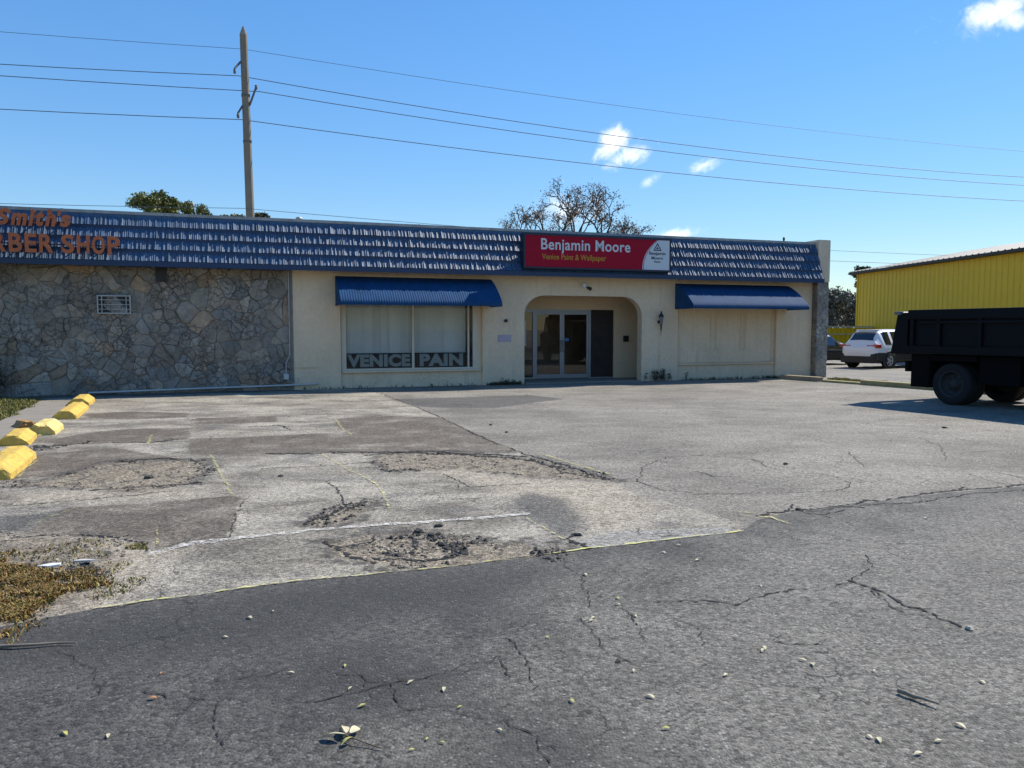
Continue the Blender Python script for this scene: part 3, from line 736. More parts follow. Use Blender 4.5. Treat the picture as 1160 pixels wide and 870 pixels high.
# --- vent grille with bars, pipes, sockets on the stone wall
vg = MB(); vx0, vx1, vz0, vz1 = -13.12, -12.33, 2.10, 2.58
vg.box(vx0, vx1, -.045, .05, vz0, vz1, 1)
galv = M('galvanised', (.42, .42, .41), .5, .2, metal=.3)
for (a, c, e, g) in ((vx0, vx1, vz0, vz0 + .03), (vx0, vx1, vz1 - .03, vz1), (vx0, vx0 + .03, vz0 + .03, vz1 - .03), (vx1 - .03, vx1, vz0 + .03, vz1 - .03)): vg.box(a, c, -.10, -.046, e, g)
for k in range(1, 4): vg.box(vx0 + .03, vx1 - .03, -.082, -.062, vz0 + k * .12 - .008, vz0 + k * .12 + .008)
for a in (vx0 + .11, vx1 - .11): vg.box(a - .01, a + .01, -.09, -.07, vz0 + .03, vz1 - .03)
vg.build('vent_grille', [galv, black], bld)
pp = MB(); pp.path([(-13.4, -.10, .06), (-10.5, -.10, .11), (-8.4, -.10, .14), (-7.6, -.06, .16)], .028, 8); pp.build('drain_pipe', M('pvc_pipe', (.5, .5, .48), .5, .15), bld)
cd = MB(); cd.path([(-8.36, -.06, 3.3), (-8.36, -.06, 1.0), (-8.47, -.07, .75), (-8.47, -.07, .42)], .016, 6); cd.build('conduit', galv, bld)
ob = MB(); ob.bbox(-8.54, -8.40, -.10, -.03, .30, .46, .01); gbx = M('grey_box', (.5, .5, .5), .6); ob.build('outlet_box', gbx, bld); ob = MB(); ob.bbox(-8.24, -8.16, -.06, -.001, .22, .34, .008); ob.build('outlet_box', gbx, bld)
lb = MB(); lb.box(-8.2, -7.55, -.03, -.001, .62, .645); lb.build('wall_trim_strip', stucco, bld)
bracket = MB(); bracket.box(-11.72, -11.45, -.09, -.02, 2.95, 3.36); bracket.build('dark_wall_bracket', black, bld)

# ------------------------------------------------------------------ signs, blinds, lamps (things on the building)
def on_wall(name, label, cat, u, d=0.0, z=0.0, group=None):
    return thing(name, label, cat, BW(u, d, z), BTH, group)


red = M('sign_red', (0.36, 0.006, 0.026), .55, .04, 2, spec=.15); swhite = M('sign_white', (0.60, 0.64, 0.66), .4, .05)
gold = M('sign_gold', (0.52, 0.28, 0.02), .5, .05); ink = M('sign_ink', (0.04, 0.045, 0.06), .5, .1); sfr = M('sign_frame', (0.012, 0.015, 0.035), .5, .1)
sg = on_wall('shop_sign', 'wide red sign with white shop name above the entrance arch', 'sign', 0)
SX0, SX1, SZ0, SZ1 = -1.66, 3.33, 3.515, 4.56
c = MB(); c.box(SX0 + .05, SX1 - .05, -.70, -.42, SZ0 + .05, SZ1 - .05)
for (a, b_, e, f) in ((SX0, SX1, SZ0, SZ0 + .055), (SX0, SX1, SZ1 - .055, SZ1), (SX0, SX0 + .055, SZ0 + .055, SZ1 - .055), (SX1 - .055, SX1, SZ0 + .055, SZ1 - .055)): c.box(a, b_, -.73, -.41, e, f)
c.build('cabinet', sfr, sg)
for x in (-1.2, .8, 2.9): br_ = MB(); br_.box(x - .03, x + .03, -.42, -.05, SZ1 - .2, SZ1 - .14); br_.build('mounting_bracket', sfr, sg)
fa = MB(); fa.box(SX0 + .056, SX1 - .056, -.712, -.701, SZ0 + .056, SZ1 - .056); fa.build('red_face', red, sg)
bx0, bx1, bz0, bz1 = SX0 + .056, SX1 - .056, SZ0 + .056, SZ1 - .056
edge = [(2.36 + .0 + .52 * (t ** 2.4), bz0 + (bz1 - bz0) * t) for t in [k / 12 for k in range(13)]]
wp = edge + [(bx1, bz1), (bx1, bz0)]
w_ = MB(); w_.prism(wp, lambda a, c: (a, -.713, c), lambda a, c: (a, -.719, c))
le = [(a - .045, c) for a, c in edge] + [(a - .022, c) for a, c in edge[::-1]]
w_.prism(le, lambda a, c: (a, -.713, c), lambda a, c: (a, -.717, c)); w_.build('white_face', swhite, sg)


def lettering(parent, name, s, x0, x1, z0, z1, y, mat, offset=0.0, shear=0.0, spacing=1.0, ext=.004):
    me = text_mesh(s, 1.0, offset, ext, shear, spacing); mb = MB(); mb.mesh(me, fit(me, x0, x1, z0, z1, y)); bpy.data.meshes.remove(me)
    return mb.build(name, mat, parent)


lettering(sg, 'shop_name_lettering', 'Benjamin Moore', -1.10, 1.88, 3.98, 4.42, -.718, swhite, .014, 0, 1.05)
lettering(sg, 'subtitle_lettering', 'Venice Paint & Wallpaper', -1.07, 1.05, 3.745, 3.965, -.718, gold, .006, 0, 1.02)
lettering(sg, 'badge_lettering', 'Benjamin', 2.55, 3.13, 4.015, 4.135, -.7225, ink, .012)
lettering(sg, 'badge_lettering', 'Moore', 2.63, 3.03, 3.90, 3.99, -.7225, ink, .012)
lettering(sg, 'badge_lettering', 'Paints', 2.73, 2.95, 3.80, 3.86, -.7225, ink, .01)
tri = MB(); f0, f1 = (lambda a, c: (a, -.7195, c)), (lambda a, c: (a, -.7235, c))
cxs, czs = 2.84, 4.17
def T_(p, q, r): tri.prism([p, q, r], f0, f1)
tri.prism([(cxs - .15, czs), (cxs - .115, czs), (cxs, czs + .19), (cxs, czs + .25)], f0, f1); tri.prism([(cxs + .15, czs), (cxs + .001, czs + .25), (cxs + .001, czs + .19), (cxs + .115, czs)], f0, f1)
tri.prism([(cxs - .11, czs), (cxs + .11, czs), (cxs + .095, czs + .03), (cxs - .095, czs + .03)], f0, f1); T_((cxs - .05, czs + .05), (cxs + .05, czs + .05), (cxs, czs + .13))
tri.build('triangle_emblem', ink, sg)

rust = M('faded_red_letter', (0.52, 0.135, 0.045), .6, .2, 5); rside = M('dark_letter_side', (0.06, 0.02, 0.015), .6, .2)


def channel(label, pieces, z0s, y, shear, offset):
    t = on_wall('shop_sign', label, 'sign', pieces[0][1])
    u00 = pieces[0][1]
    for s, x0, x1, z0, z1 in pieces:
        me = text_mesh(s, 1.0, offset, .5, shear); mb = MB()
        F = fit(me, x0 - u00, x1 - u00, z0, z1, y); F[1][2] = -.10
        mb.mesh(me, F); o = mb.build('letter', [rust, rside], t); bpy.data.meshes.remove(me)
        for p in o.data.polygons:
            if abs(p.normal.y) < .5: p.material_index = 1
    rw = MB(); xa, xb = 0, pieces[-1][2] - u00; zm = z0s
    for zz in zm: rw.box(xa, xb, y + .055, y + .085, zz - .015, zz + .015)
    for x in np.arange(xa + .1, xb, .6): rw.box(x - .012, x + .012, y + .086, -.06, zm[0] - .012, zm[0] + .012)
    rw.build('raceway', rside, t)
    return t


zs_, zt_ = 4.20, 4.50
channel("red slanted channel lettering reading Smith's along the top of the blue mansard", [('S', -15.10, -14.80, 4.20, 4.60), ('m', -14.80, -14.45, zs_, zt_), ('i', -14.43, -14.28, zs_, 4.60), ('t', -14.28, -14.08, zs_, 4.58), ('h', -14.08, -13.83, zs_, 4.62), ("'", -13.80, -13.72, 4.46, 4.60), ('s', -13.76, -13.52, zs_, zt_)], [4.33], -.72, .25, .045)
bl, x = [], -15.92
for ch, w in zip('BARBER', (.28, .32, .30, .28, .25, .30)): bl.append((ch, x, x + w, 3.56, 4.02)); x += w + .055
x = -13.74
for ch, w in zip('SHOP', (.28, .28, .29, .27)): bl.append((ch, x, x + w, 3.56, 4.02)); x += w + .055
channel('red block channel lettering reading BARBER SHOP low on the blue mansard', bl, [3.78], -.74, 0, .03)

# blinds and banner behind the display window
bd = on_wall('window_blinds', 'closed pale vertical blinds hanging behind the left display window', 'blinds', -4.85, 0, 0)
b_ = MB(); xx = wx0 + .10
slat_m = M('blind_slat', (.74, .74, .70), .7, .06)
while xx < -3.22:
    a = R.uniform(-.010, .010); b_.add([(xx + 4.85, .285 + a, .98), (xx + 4.85 + .088, .30 - a, .98), (xx + 4.85 + .088, .30 - a, 2.5), (xx + 4.85, .285 + a, 2.5)], [(0, 1, 2, 3)])
    b_.add([(xx + 4.85, .288 + a, .98), (xx + 4.85 + .088, .303 - a, .98), (xx + 4.85 + .088, .303 - a, 2.5), (xx + 4.85, .288 + a, 2.5)], [(3, 2, 1, 0)])
    xx += .083
b_.build('slats', slat_m, bd, fix=False)
hr = MB(); hr.box(wx0 - .0 + 4.85, -3.1 + 4.85, .27, .33, 2.5, 2.54); hr.build('head_rail', slat_m, bd)
bn = on_wall('window_banner', 'dark banner with large pale letters along the bottom of the display window', 'banner', -4.85)
q = MB(); q.box(wx0 + .10 + 4.85, -3.18 + 4.85, .215, .225, .56, 1.00); q.build('cloth', M('banner_navy', (.007, .011, .014), .8), bn)
pal = M('banner_letters', (.33, .36, .34), .8, .15)
lettering(bn, 'lettering', 'VENICE', -6.76 + 4.85, -4.90 + 4.85, .60, .97, .212, pal, .055, 0, 1.06)
lettering(bn, 'lettering', 'PAIN', -4.62 + 4.85, -3.28 + 4.85, .60, .97, .212, pal, .055, 0, 1.06)

# lantern
ln = on_wall('wall_lantern', 'small black carriage lantern on the cream wall right of the arch', 'lamp', 3.33, 0, 1.62)
m_ = MB(); m_.lathe([(0, .001), (0, .05), (.012, .055), (.02, .045), (.02, .001)], (0, -.02, .32), 'y', 14); m_.lathe([(-.18, .001), (-.18, .02), (.0, .03), (.02, .045), (.02, .001)], (0, -.16, .22), 'z', 10)
m_.path([(0, -.03, .32), (0, -.10, .30), (0, -.16, .22)], .012, 6); m_.lathe([(0, .09), (.03, .085), (.12, .03), (.15, .022), (.17, .03), (.2, .001)], (0, -.16, .48), 'z', 8)
for k in range(6): t = k * math.pi / 3; m_.tube((.045 * math.cos(t), -.16 + .045 * math.sin(t), .24), (.075 * math.cos(t), -.16 + .075 * math.sin(t), .49), .006, n=5)
m_.tube((0, -.16, .05), (0, -.16, -.14), .012, .006, 6); m_.build('lantern_body', black, ln)
g = MB(); g.lathe([(0, .040), (.235, .068)], (0, -.16, .25), 'z', 6, smooth=False); g.build('lamp_glass', M('frosted_glass', (.22, .25, .25), .3), ln)
# flood light above the arch
sc = on_wall('security_light', 'small white and black flood light above the entrance arch', 'lamp', .66, 0, 2.98)
m_ = MB(); m_.lathe([(-.05, .001), (-.05, .07), (0, .08)], (0, 0, .08), 'y', 14); m_.build('base_plate', swhite, sc)
m_ = MB(); m_.tube((0, -.05, .10), (-.07, -.14, .13), .015, n=6); m_.tube((-.03, -.10, .14), (-.09, -.20, .10), .035, .06, 10); m_.build('white_lamp_head', swhite, sc)
m_ = MB(); m_.tube((.03, -.05, .06), (.08, -.12, .03), .015, n=6); m_.tube((.06, -.09, .03), (.13, -.19, -.02), .035, .06, 10); m_.build('black_lamp_head', black, sc)
# plaque and stud
pq = MB(); pq.bbox(-.22, .22, -.012, -.001, -.11, .11, .006); pq = pq.build('wall_plaque', M('lilac_plaque', (.42, .36, .42), .6, .2, 9, dirt=.3, dirtcol=(.2, .18, .2)), loc=BW(-2.02, 0, 1.42), rotz=BTH)
tag(pq, 'small faded lilac plaque on the cream wall left of the arch', 'plaque')
kb = MB(); kb.lathe([(0, .05), (-.06, .05), (-.09, .03), (-.09, .001)], (0, 0, 0), 'y', 12); kb = kb.build('wall_hook', black, loc=BW(-1.98, 0, 1.96), rotz=BTH); tag(kb, 'small black fitting above the lilac plaque on the cream wall', 'wall fitting')
# roof fittings
for u, y, h, r, lab in ((-8.0, .6, .16, .10, 'small grey roof vent cap left of the middle of the roof edge'), (-3.6, 1.2, .12, .10, 'low grey roof vent cap left of the red sign'), (8.6, .5, .22, .04, 'thin dark vent pipe at the right end of the roof')):
    v = MB(); v.lathe([(0, r * .7), (h * .6, r * .7), (h * .6, r), (h, r * .9), (h + .03, .001)], (0, 0, 0), 'z', 10); o = v.build('roof_vent', black if r < .05 else galv, loc=BW(u, -y, 4.60 + (.12 if y < 1 else .1)), rotz=BTH); tag(o, lab, 'roof vent')
    v = None

# ------------------------------------------------------------------ wheel stops, kerbs, pavement
ystop = M('yellow_kerb_paint', (0.60, 0.40, 0.075), .8, .26, 6, .8, 30, dirt=.42, dirtcol=(.27, .215, .13), bdist=.02)


def stop(x, y, L, w, h, rot, label, mats=None, chop=0.0):
    mb = MB(); n = max(12, int(L / .045)); rr = random.Random(int(x * 100)); key = [(-w / 2, 0), (-w * .49, h * .42), (-w * .22, h * .97), (-w * .16, h), (w * .16, h), (w * .22, h * .97), (w * .49, h * .42), (w / 2, 0)]
    prof = []
    for (a, c), (e, g) in zip(key, key[1:]):
        q = max(1, int(math.hypot(e - a, g - c) / .035)); prof += [(a + (e - a) * t / q, c + (g - c) * t / q) for t in range(q)]
    prof.append(key[-1]); m_ = len(prof)
    ii, kk = np.meshgrid(np.arange(n + 1), np.arange(m_), indexing='ij'); pa = np.array(prof)
    sx, sy, sz = pa[kk, 0], (ii / n - .5) * L, pa[kk, 1]
    end = np.minimum(ii, n - ii); shrink = np.where(end == 0, .93, np.where(end == 1, .985, 1.0))
    sd = int(abs(x) * 97); d1 = vnoise(sx * 22 + sd, (sy + sz) * 22, 1) - .5; d2 = vnoise(sx * 7 + sd, (sy + sz) * 7, 2) - .5
    chip = ss(vnoise(sx * 9 + sd, (sy - sz) * 9, 3), .66, .80) * np.where((end < 4) | (np.abs(np.abs(sx) - w * .2) < .03), 1.0, .15)
    sc_ = shrink * (1 + .025 * d1 + .02 * d2 - .13 * chip)
    sy = sy + (np.array([[rr.uniform(-chop, chop) for _ in range(m_)] for _ in range(n + 1)]) * (end == 0)) - np.sign(ii - n / 2) * (end == 0) * .03 * vnoise(sx * 12 + sd, sz * 12, 5)
    vs = np.stack([sx * sc_, sy, np.maximum(0, sz * sc_)], -1).reshape(-1, 3).tolist()
    fs = [(i * m_ + k, i * m_ + k + 1, (i + 1) * m_ + k + 1, (i + 1) * m_ + k) for i in range(n) for k in range(m_ - 1)] + [tuple(range(m_)), tuple(range(n * m_, n * m_ + m_))]
    mb.add(vs, fs); o = mb.build('wheel_stop', mats or ystop, loc=(x, y, hz(x, y) - .005), rotz=rot)
    tag(o, label, 'wheel stop', 'yellow wheel stops along the left edge of the lot'); return o


ROT = BTH - rad(4)


def mid2(a, b): return ((a[0] + b[0]) / 2, (a[1] + b[1]) / 2)
SR = rad(23)
stop(-6.19, 9.30, 1.65, .44, .18, SR, 'nearest and largest yellow concrete wheel stop, cut by the left picture edge')
stop(-7.52, 11.62, .95, .42, .17, SR + .05, 'short worn orange yellow wheel stop piece just behind the nearest big one')
white_y = M('worn_stop_paint', (0.66, 0.52, 0.16), .75, .2, 7, .6, 30, dirt=.45, dirtcol=(.60, .56, .47))
stop(-7.78, 12.75, .9, .42, .19, SR - .02, 'broken wheel stop piece with bare whitish chipped end behind the short one', white_y, .05)
stop(-8.35, 13.1, .42, .30, .16, SR + .5, 'small tilted orange brown concrete fragment lying left of the broken wheel stop', M('rusty_stop', (.36, .20, .07), .8, .3, 6, .6, 30), .06)
stop(-8.88, 15.45, 2.05, .42, .17, SR, 'bright yellow wheel stop in the far pair, nearer one')
stop(-9.85, 17.55, 1.25, .44, .18, SR, 'bright yellow wheel stop in the far pair, closest to the flagstone wall')

# concrete pavement strip on the left
pv = MB(); pol = gp([(46, 456), (78, 456), (64, 474), (40, 490), (0, 503), (-70, 528), (-120, 530), (-60, 500), (0, 479), (20, 469)])
tr = geometry.tessellate_polygon([[Vector((a, b, 0)) for a, b in pol]])
n = len(pol); pv.add([(a, b, .035) for a, b in pol] + [(a, b, -.1) for a, b in pol], list(tr) + [(i, (i + 1) % n, n + (i + 1) % n, n + i) for i in range(n)])
o = pv.build('concrete_pavement', concrete); tag(o, kind='structure')

kerb_m = M('old_kerb_concrete', (0.33, 0.255, 0.16), .9, .25, 4, .5, 40, dirt=.3, dirtcol=(.14, .11, .08))
kerb_y = M('kerb_yellowed', (0.36, 0.30, 0.14), .9, .25, 4, .5, 40, dirt=.3, dirtcol=(.2, .16, .1))


def kerb(p0, p1, m, w=.28, h=.15):
    a, b = BW(*p0), BW(*p1); d = (b - a); L = d.length; mb = MB(); mb.bbox(0, L, -w / 2, w / 2, -.1, h, .03)
    o = mb.build('kerb', m, loc=a, rotz=math.atan2(d.y, d.x)); tag(o, kind='structure')


kerb((7.85, .55), (8.12, 2.1), kerb_m); kerb((8.42, 3.6), (8.75, 6.2), kerb_y); kerb((8.78, 6.25), (9.1, 9.4), kerb_m, .28, .16); kerb((9.13, 9.45), (9.5, 13.5), kerb_m)
kerb((8.2, 2.15), (8.4, 3.55), kerb_y, .24, .07)


def blades(name, pts, h, mats_tint, w=.008, lean=.5, seed=2):
    rr = random.Random(seed); mb = MB()
    for (x, y, z) in pts:
        a = rr.uniform(0, 2 * math.pi); hh = h * rr.uniform(.4, 1.25); l = rr.uniform(.1, lean) * hh; ca, sa = math.cos(a), math.sin(a); ww = w * rr.uniform(.6, 1.5)
        b = rr.uniform(0, 2 * math.pi); cx_, sx_ = math.cos(b) * ww, math.sin(b) * ww
        tint = rr.choice(mats_tint); k = rr.uniform(.7, 1.3)
        mb.add([(x - cx_, y - sx_, z - .005), (x + cx_, y + sx_, z - .005), (x + ca * l * .5 + cx_ * .7, y + sa * l * .5 + sx_ * .7, z + hh * .6), (x + ca * l * .5 - cx_ * .7, y + sa * l * .5 - sx_ * .7, z + hh * .6), (x + ca * l * 1.3, y + sa * l * 1.3, z + hh)],
               [(0, 1, 2, 3), (3, 2, 4)], 0, False, tuple(c * k for c in tint))
    o = mb.build(name, grass_m, fix=False); tag(o, kind='stuff'); return o


grass_m = M('grass_blade', (.1, .1, .03), .7, .15, 3, attr='tint', spec=.3)


def inside(poly, n, seed=0, dens=None, zf=hz):
    P = np.array(poly); rr = np.random.RandomState(seed); X = []; 
    lo, hi = P.min(0), P.max(0)
    while len(X) < n:
        q = rr.uniform(lo, hi, (4000, 2)); s = sdf(q[:, 0], q[:, 1], poly)
        keep = s + (vnoise(q[:, 0] * 3, q[:, 1] * 3, 5) - .5) * .5 > 0
        if dens is not None: keep &= vnoise(q[:, 0] * dens, q[:, 1] * dens, seed + 3) > .48
        X += [tuple(v) for v in q[keep]]
    A = np.array(X[:n]); H = height(A[:, 0], A[:, 1]); return [(a, b, c) for (a, b), c in zip(A, H)]


lawn_poly = gp([(47, 456), (20, 468), (0, 477), (-120, 525), (-260, 480), (-60, 451), (0, 452)])
gr = blades('grass', inside(lawn_poly, 26000, 1), .075, [(.17, .16, .03), (.13, .14, .03), (.22, .19, .05), (.10, .11, .025), (.26, .21, .09)], .009, .7, 3)
weed_poly = gp([(-60, 640), (0, 644), (30, 652), (55, 658), (84, 658), (92, 664), (78, 676), (90, 690), (62, 697), (40, 706), (0, 712), (-60, 722)])
def patchy(poly, n, seed):
    P = np.array(poly); rr = np.random.RandomState(seed); X = []
    while len(X) < n:
        q = rr.uniform(P.min(0) - .3, P.max(0) + .3, (6000, 2)); sd_ = sdf(q[:, 0], q[:, 1], poly) + (vnoise(q[:, 0] * 4, q[:, 1] * 4, 11) - .5) * .55
        pr_ = ss(sd_, -.12, .30) * (.12 + .88 * ss(vnoise(q[:, 0] * 7, q[:, 1] * 7, 12), .30, .62))
        X += [tuple(v) for v in q[rr.rand(len(q)) < pr_]]
    A = np.array(X[:n]); return [(a, c, h) for (a, c), h in zip(A, height(A[:, 0], A[:, 1]))]


blades('weeds', patchy(weed_poly, 15000, 2), .025, [(.34, .25, .08), (.30, .20, .08), (.24, .17, .035), (.2, .12, .05), (.17, .15, .03), (.30, .15, .04), (.22, .10, .03), (.14, .14, .03), (.28, .2, .09), (.16, .09, .04)], .006, 1.3, 4)
st2 = [G(x, y) for x, y in ((-60, 600), (0, 612), (60, 632), (110, 650), (150, 640), (165, 625), (120, 612), (20, 610))]
blades('sparse_weeds', inside(gp([(0, 612), (110, 615), (165, 628), (120, 660), (60, 645), (0, 640)]), 500, 6, 5) + inside(gp([(100, 690), (150, 670), (160, 655), (110, 660)]), 160, 8, 5) + inside(gp([(150, 618), (165, 618), (165, 624), (150, 624)]), 160, 9), .022, [(.2, .18, .04), (.16, .15, .05), (.28, .2, .09)], .005, 1.2, 5)
strip = [BW(8.55, 2.0)[:2], BW(9.6, 1.2)[:2], BW(9.7, 3.9)[:2], BW(8.7, 3.8)[:2]]
blades('grass_strip', inside(strip, 4200, 3), .07, [(.22, .19, .03), (.17, .16, .03), (.26, .2, .06)], .012, .8, 6)
wpts = []
for u0_, u1_, n_ in ((-8.2, -1.4, 110), (-2.6, -1.5, 260), (4.2, 9.2, 240), (7.6, 8.0, 60)):
    for _ in range(n_): q = BW(R.uniform(u0_, u1_), abs(R.gauss(0, .05)) + .01); wpts.append((q.x, q.y, 0))
blades('wall_foot_weeds', wpts, .10, [(.05, .055, .02), (.09, .07, .035), (.04, .05, .02)], .012, 1.2, 7)

# loose stones and broken asphalt
def pebbles(name, pts, s0, s1, m, seed, tints=None):
    rr = random.Random(seed); mb = MB()
    for (x, y, z) in pts:
        s = s0 * (s1 / s0) ** (rr.random() ** 2); a = rr.uniform(0, 6.28); v = []
        for (p, q, r) in ((1, 0, 0), (.2, .9, 0), (-.9, .3, 0), (-.4, -.9, 0), (.6, -.7, 0), (.1, .1, .75), (-.2, .2, -.5)):
            p += rr.uniform(-.3, .3); q += rr.uniform(-.3, .3); r += rr.uniform(-.2, .2) if r else rr.uniform(-.15, .3)
            v.append((x + s * (p * math.cos(a) - q * math.sin(a)), y + s * (p * math.sin(a) + q * math.cos(a)), z + s * .25 + s * r * .8))
        c = rr.choice(tints); k = rr.uniform(.75, 1.25)
        mb.add(v, [(0, 1, 5), (1, 2, 5), (2, 3, 5), (3, 4, 5), (4, 0, 5), (1, 0, 6), (2, 1, 6), (3, 2, 6), (4, 3, 6), (0, 4, 6)], 0, False, tuple(t * k for t in c))
    o = mb.build(name, m, fix=False); tag(o, kind='stuff'); return o


peb_m = M('loose_stone', (.3, .27, .22), .9, .15, 20, attr='tint')
pp_ = []
for i, pz in enumerate(Z['pot']): pp_ += inside(pz, (300, 160, 420, 320)[i], 20 + i, 2.5)
pp_ += inside(Z['dirt'][0], 700, 31, 2.0)
pebbles('loose_gravel', pp_, .005, .021, peb_m, 1, [(.26, .22, .165), (.34, .30, .235), (.19, .16, .12), (.11, .095, .08), (.08, .07, .06), (.3, .26, .21)])
rb = []
for i, pz in enumerate(Z['pot']):
    q = inside(pz, 1500, 40 + i); A = np.array(q); s = sdf(A[:, 0], A[:, 1], pz); rb += [q[k] for k in np.where(s < .12)[0][:170]]
rb += inside(gp([(455, 610), (500, 606), (530, 620), (505, 634), (440, 632), (390, 628)]), 260, 51, 3) + inside(gp([(0, 640), (110, 640), (120, 655), (0, 655)]), 160, 52, 3) + inside(gp([(100, 500), (60, 512), (20, 512), (50, 500)]), 200, 53, 3)
pebbles('broken_asphalt_crumbs', rb, .006, .030, peb_m, 2, [(.035, .033, .03), (.06, .055, .05), (.09, .082, .072), (.045, .042, .04)])

# single things lying on the ground
def chunk(px, py, s, m, name, label, cat, group=None, flat=.6):
    x, y = G(px, py); bm = bmesh.new(); bmesh.ops.create_icosphere(bm, subdivisions=2, radius=s)
    rr = random.Random(int(px * 7 + py))
    for w in bm.verts:
        w.co *= rr.uniform(.8, 1.2); w.co.z = max(-s * .3, w.co.z * flat); w.co.x *= 1.3
    me = bpy.data.meshes.new(name); bm.to_mesh(me); bm.free(); me.materials.append(m)
    o = bpy.data.objects.new(name, me); COL.objects.link(o); o.location = (x, y, hz(x, y) + s * .3); o.rotation_euler = (0, 0, rr.uniform(0, 6)); tag(o, label, cat, group); return o


rock_d = M('dark_asphalt_lump', (.05, .047, .043), .95, .3, 20, .6, 60); rock_l = M('pale_stone', (.36, .33, .28), .9, .3, 20, .5, 60)
chunk(1098, 714, .022, rock_l, 'stone', 'small grey stone at the end of the long diagonal crack', 'stone')
CG = 'lumps of broken asphalt on the lot'
for px, py, s, t in ((497, 596, .06, 'dark asphalt lump on the pale lot just above the white line'), (475, 603, .07, 'biggest dark asphalt lump at the rim of the central pothole'), (489, 606, .05, 'dark asphalt lump right of the biggest one at the central pothole'), (905, 578, .05, 'dark lump at the left end of the long right hand crack'), (555, 545, .0, ''),
                  (318, 540, .045, 'lone dark lump on pale asphalt right of the left pothole'), (168, 540, .08, 'dark lump inside the wide left pothole'), (556, 482, .05, 'tiny dark lump on the smooth lot in front of the entrance'), (1070, 485, .06, 'dark lump on the lot in front of the truck shadow'), (700, 752, .025, 'tiny dark lump on the front road right of the middle'), (574, 490, .05, 'tiny dark lump at the corner of the large brown patch'), (655, 606, .05, 'dark lump in the hole at the pale slab corner'), (890, 527, .05, 'dark lump inside the oval crack on the smooth lot')):
    if s: chunk(px, py, s * .55, rock_d, 'asphalt_lump', t, 'asphalt lump', CG)


def scrap(px, py, pts, label, m, h=.015):
    x, y = G(px, py); mb = MB(); mb.prism(pts, lambda a, c: (a, c, .012 + .25 * h * math.sin(a * 30)), lambda a, c: (a, c, .012 + h + .25 * h * math.sin(a * 30)))
    o = mb.build('litter_scrap', m, loc=(x, y, hz(x, y) + .006)); tag(o, label, 'litter'); return o


sc_m = M('white_scrap', (.72, .72, .70), .6, .06)
scrap(57, 647, [(-.08, -.02), (.015, -.035), (.07, .0), (.055, .04), (-.015, .04)], 'larger white scrap of litter on the dirt beside the weeds', sc_m, .012)
scrap(95, 642, [(-.07, -.015), (.06, -.02), (.09, .01), (-.04, .03)], 'thin pale scrap of litter on dark gravel right of the larger one', M('pale_scrap', (.5, .48, .44), .8, .1))


def stick(px, py, L, ang, label, col=(.16, .13, .10)):
    x, y = G(px, py); mb = MB(); p = [(-L / 2 + L * k / 5, R.uniform(-.02, .02) * L, .012 + R.uniform(0, .012)) for k in range(6)]
    for k in range(5): mb.tube(p[k], p[k + 1], .012 - .0015 * k, .0105 - .0015 * k, 6)
    o = mb.build('stick', M('stick_bark', col, .9, .3, 20), loc=(x, y, hz(x, y)), rotz=ang); tag(o, label, 'stick'); return o


stick(30, 736, .50, .15, 'bent grey stick on the dark road below the weeds', (.2, .17, .13))
stick(1040, 795, .18, -.9, 'short thin twig on the front road at the right', (.22, .19, .15))

# dry leaves on the road
leaf_m = M('dry_leaf_pale', (.52, .47, .30), .6, .2, 30); leaf_y = M('dry_leaf_yellow', (.42, .40, .12), .6, .2, 30); leaf_o = M('dry_leaf_orange', (.45, .20, .08), .6, .2, 30)


def leaf_mesh(L, w, m):
    mb = MB(); n = 7; vs = []
    for i in range(n):
        t = i / (n - 1); ww = w * math.sin(math.pi * (t * .9 + .05)) ** .8; x = (t - .5) * L; z = .012 * math.sin(t * 3.1) + .004
        vs += [(x, -ww, z * .5 + ww * .22), (x, 0, z * .5), (x, ww, z * .5 + ww * .3)]
    mb.add(vs, [(3 * i + k, 3 * i + 3 + k, 3 * i + 4 + k, 3 * i + 1 + k) for i in range(n - 1) for k in range(2)], 0, True)
    mb.tube((L * .48, 0, .006), (L * .7, .004, .003), .0015, n=4)
    return mb


protos = [leaf_mesh(.055, .012, 0).build('dry_leaf', leaf_m, fix=False), leaf_mesh(.05, .011, 0).build('dry_leaf', leaf_y, fix=False), leaf_mesh(.045, .012, 0).build('dry_leaf', leaf_o, fix=False)]
LG = 'dry leaves scattered on the asphalt'
used = set()
LEAF = [(283, 703, 0), (397, 783, 0), (411, 803, 1), (391, 757, 1), (503, 784, 0), (521, 804, 1), (484, 841, 1), (501, 845, 1), (466, 854, 1), (566, 830, 0), (648, 797, 1), (620, 725, 1), (670, 706, 0), (737, 792, 0), (754, 829, 1), (822, 767, 0), (909, 750, 0), (921, 755, 0), (183, 766, 2), (173, 795, 2),
        (123, 838, 0), (74, 835, 1), (700, 687, 0), (672, 703, 0), (990, 762, 0), (1063, 843, 0), (1113, 775, 0), (862, 666, 0), (896, 646, 0), (997, 655, 0), (1046, 600, 0), (1049, 589, 0), (768, 620, 0), (752, 628, 0), (864, 739, 0), (1028, 630, 0), (718, 763, 0), (663, 653, 0), (700, 680, 1), (790, 637, 0), (866, 736, 0), (996, 842, 0), (985, 838, 0), (720, 700, 0), (1088, 825, 0), (1040, 858, 0), (465, 776, 0), (330, 765, 0), (255, 725, 0), (310, 695, 0)]
LT = ['small pale dry leaf lying on the asphalt', 'small yellowish dry leaf lying on the asphalt', 'small orange brown dry leaf lying on the front road at the left']
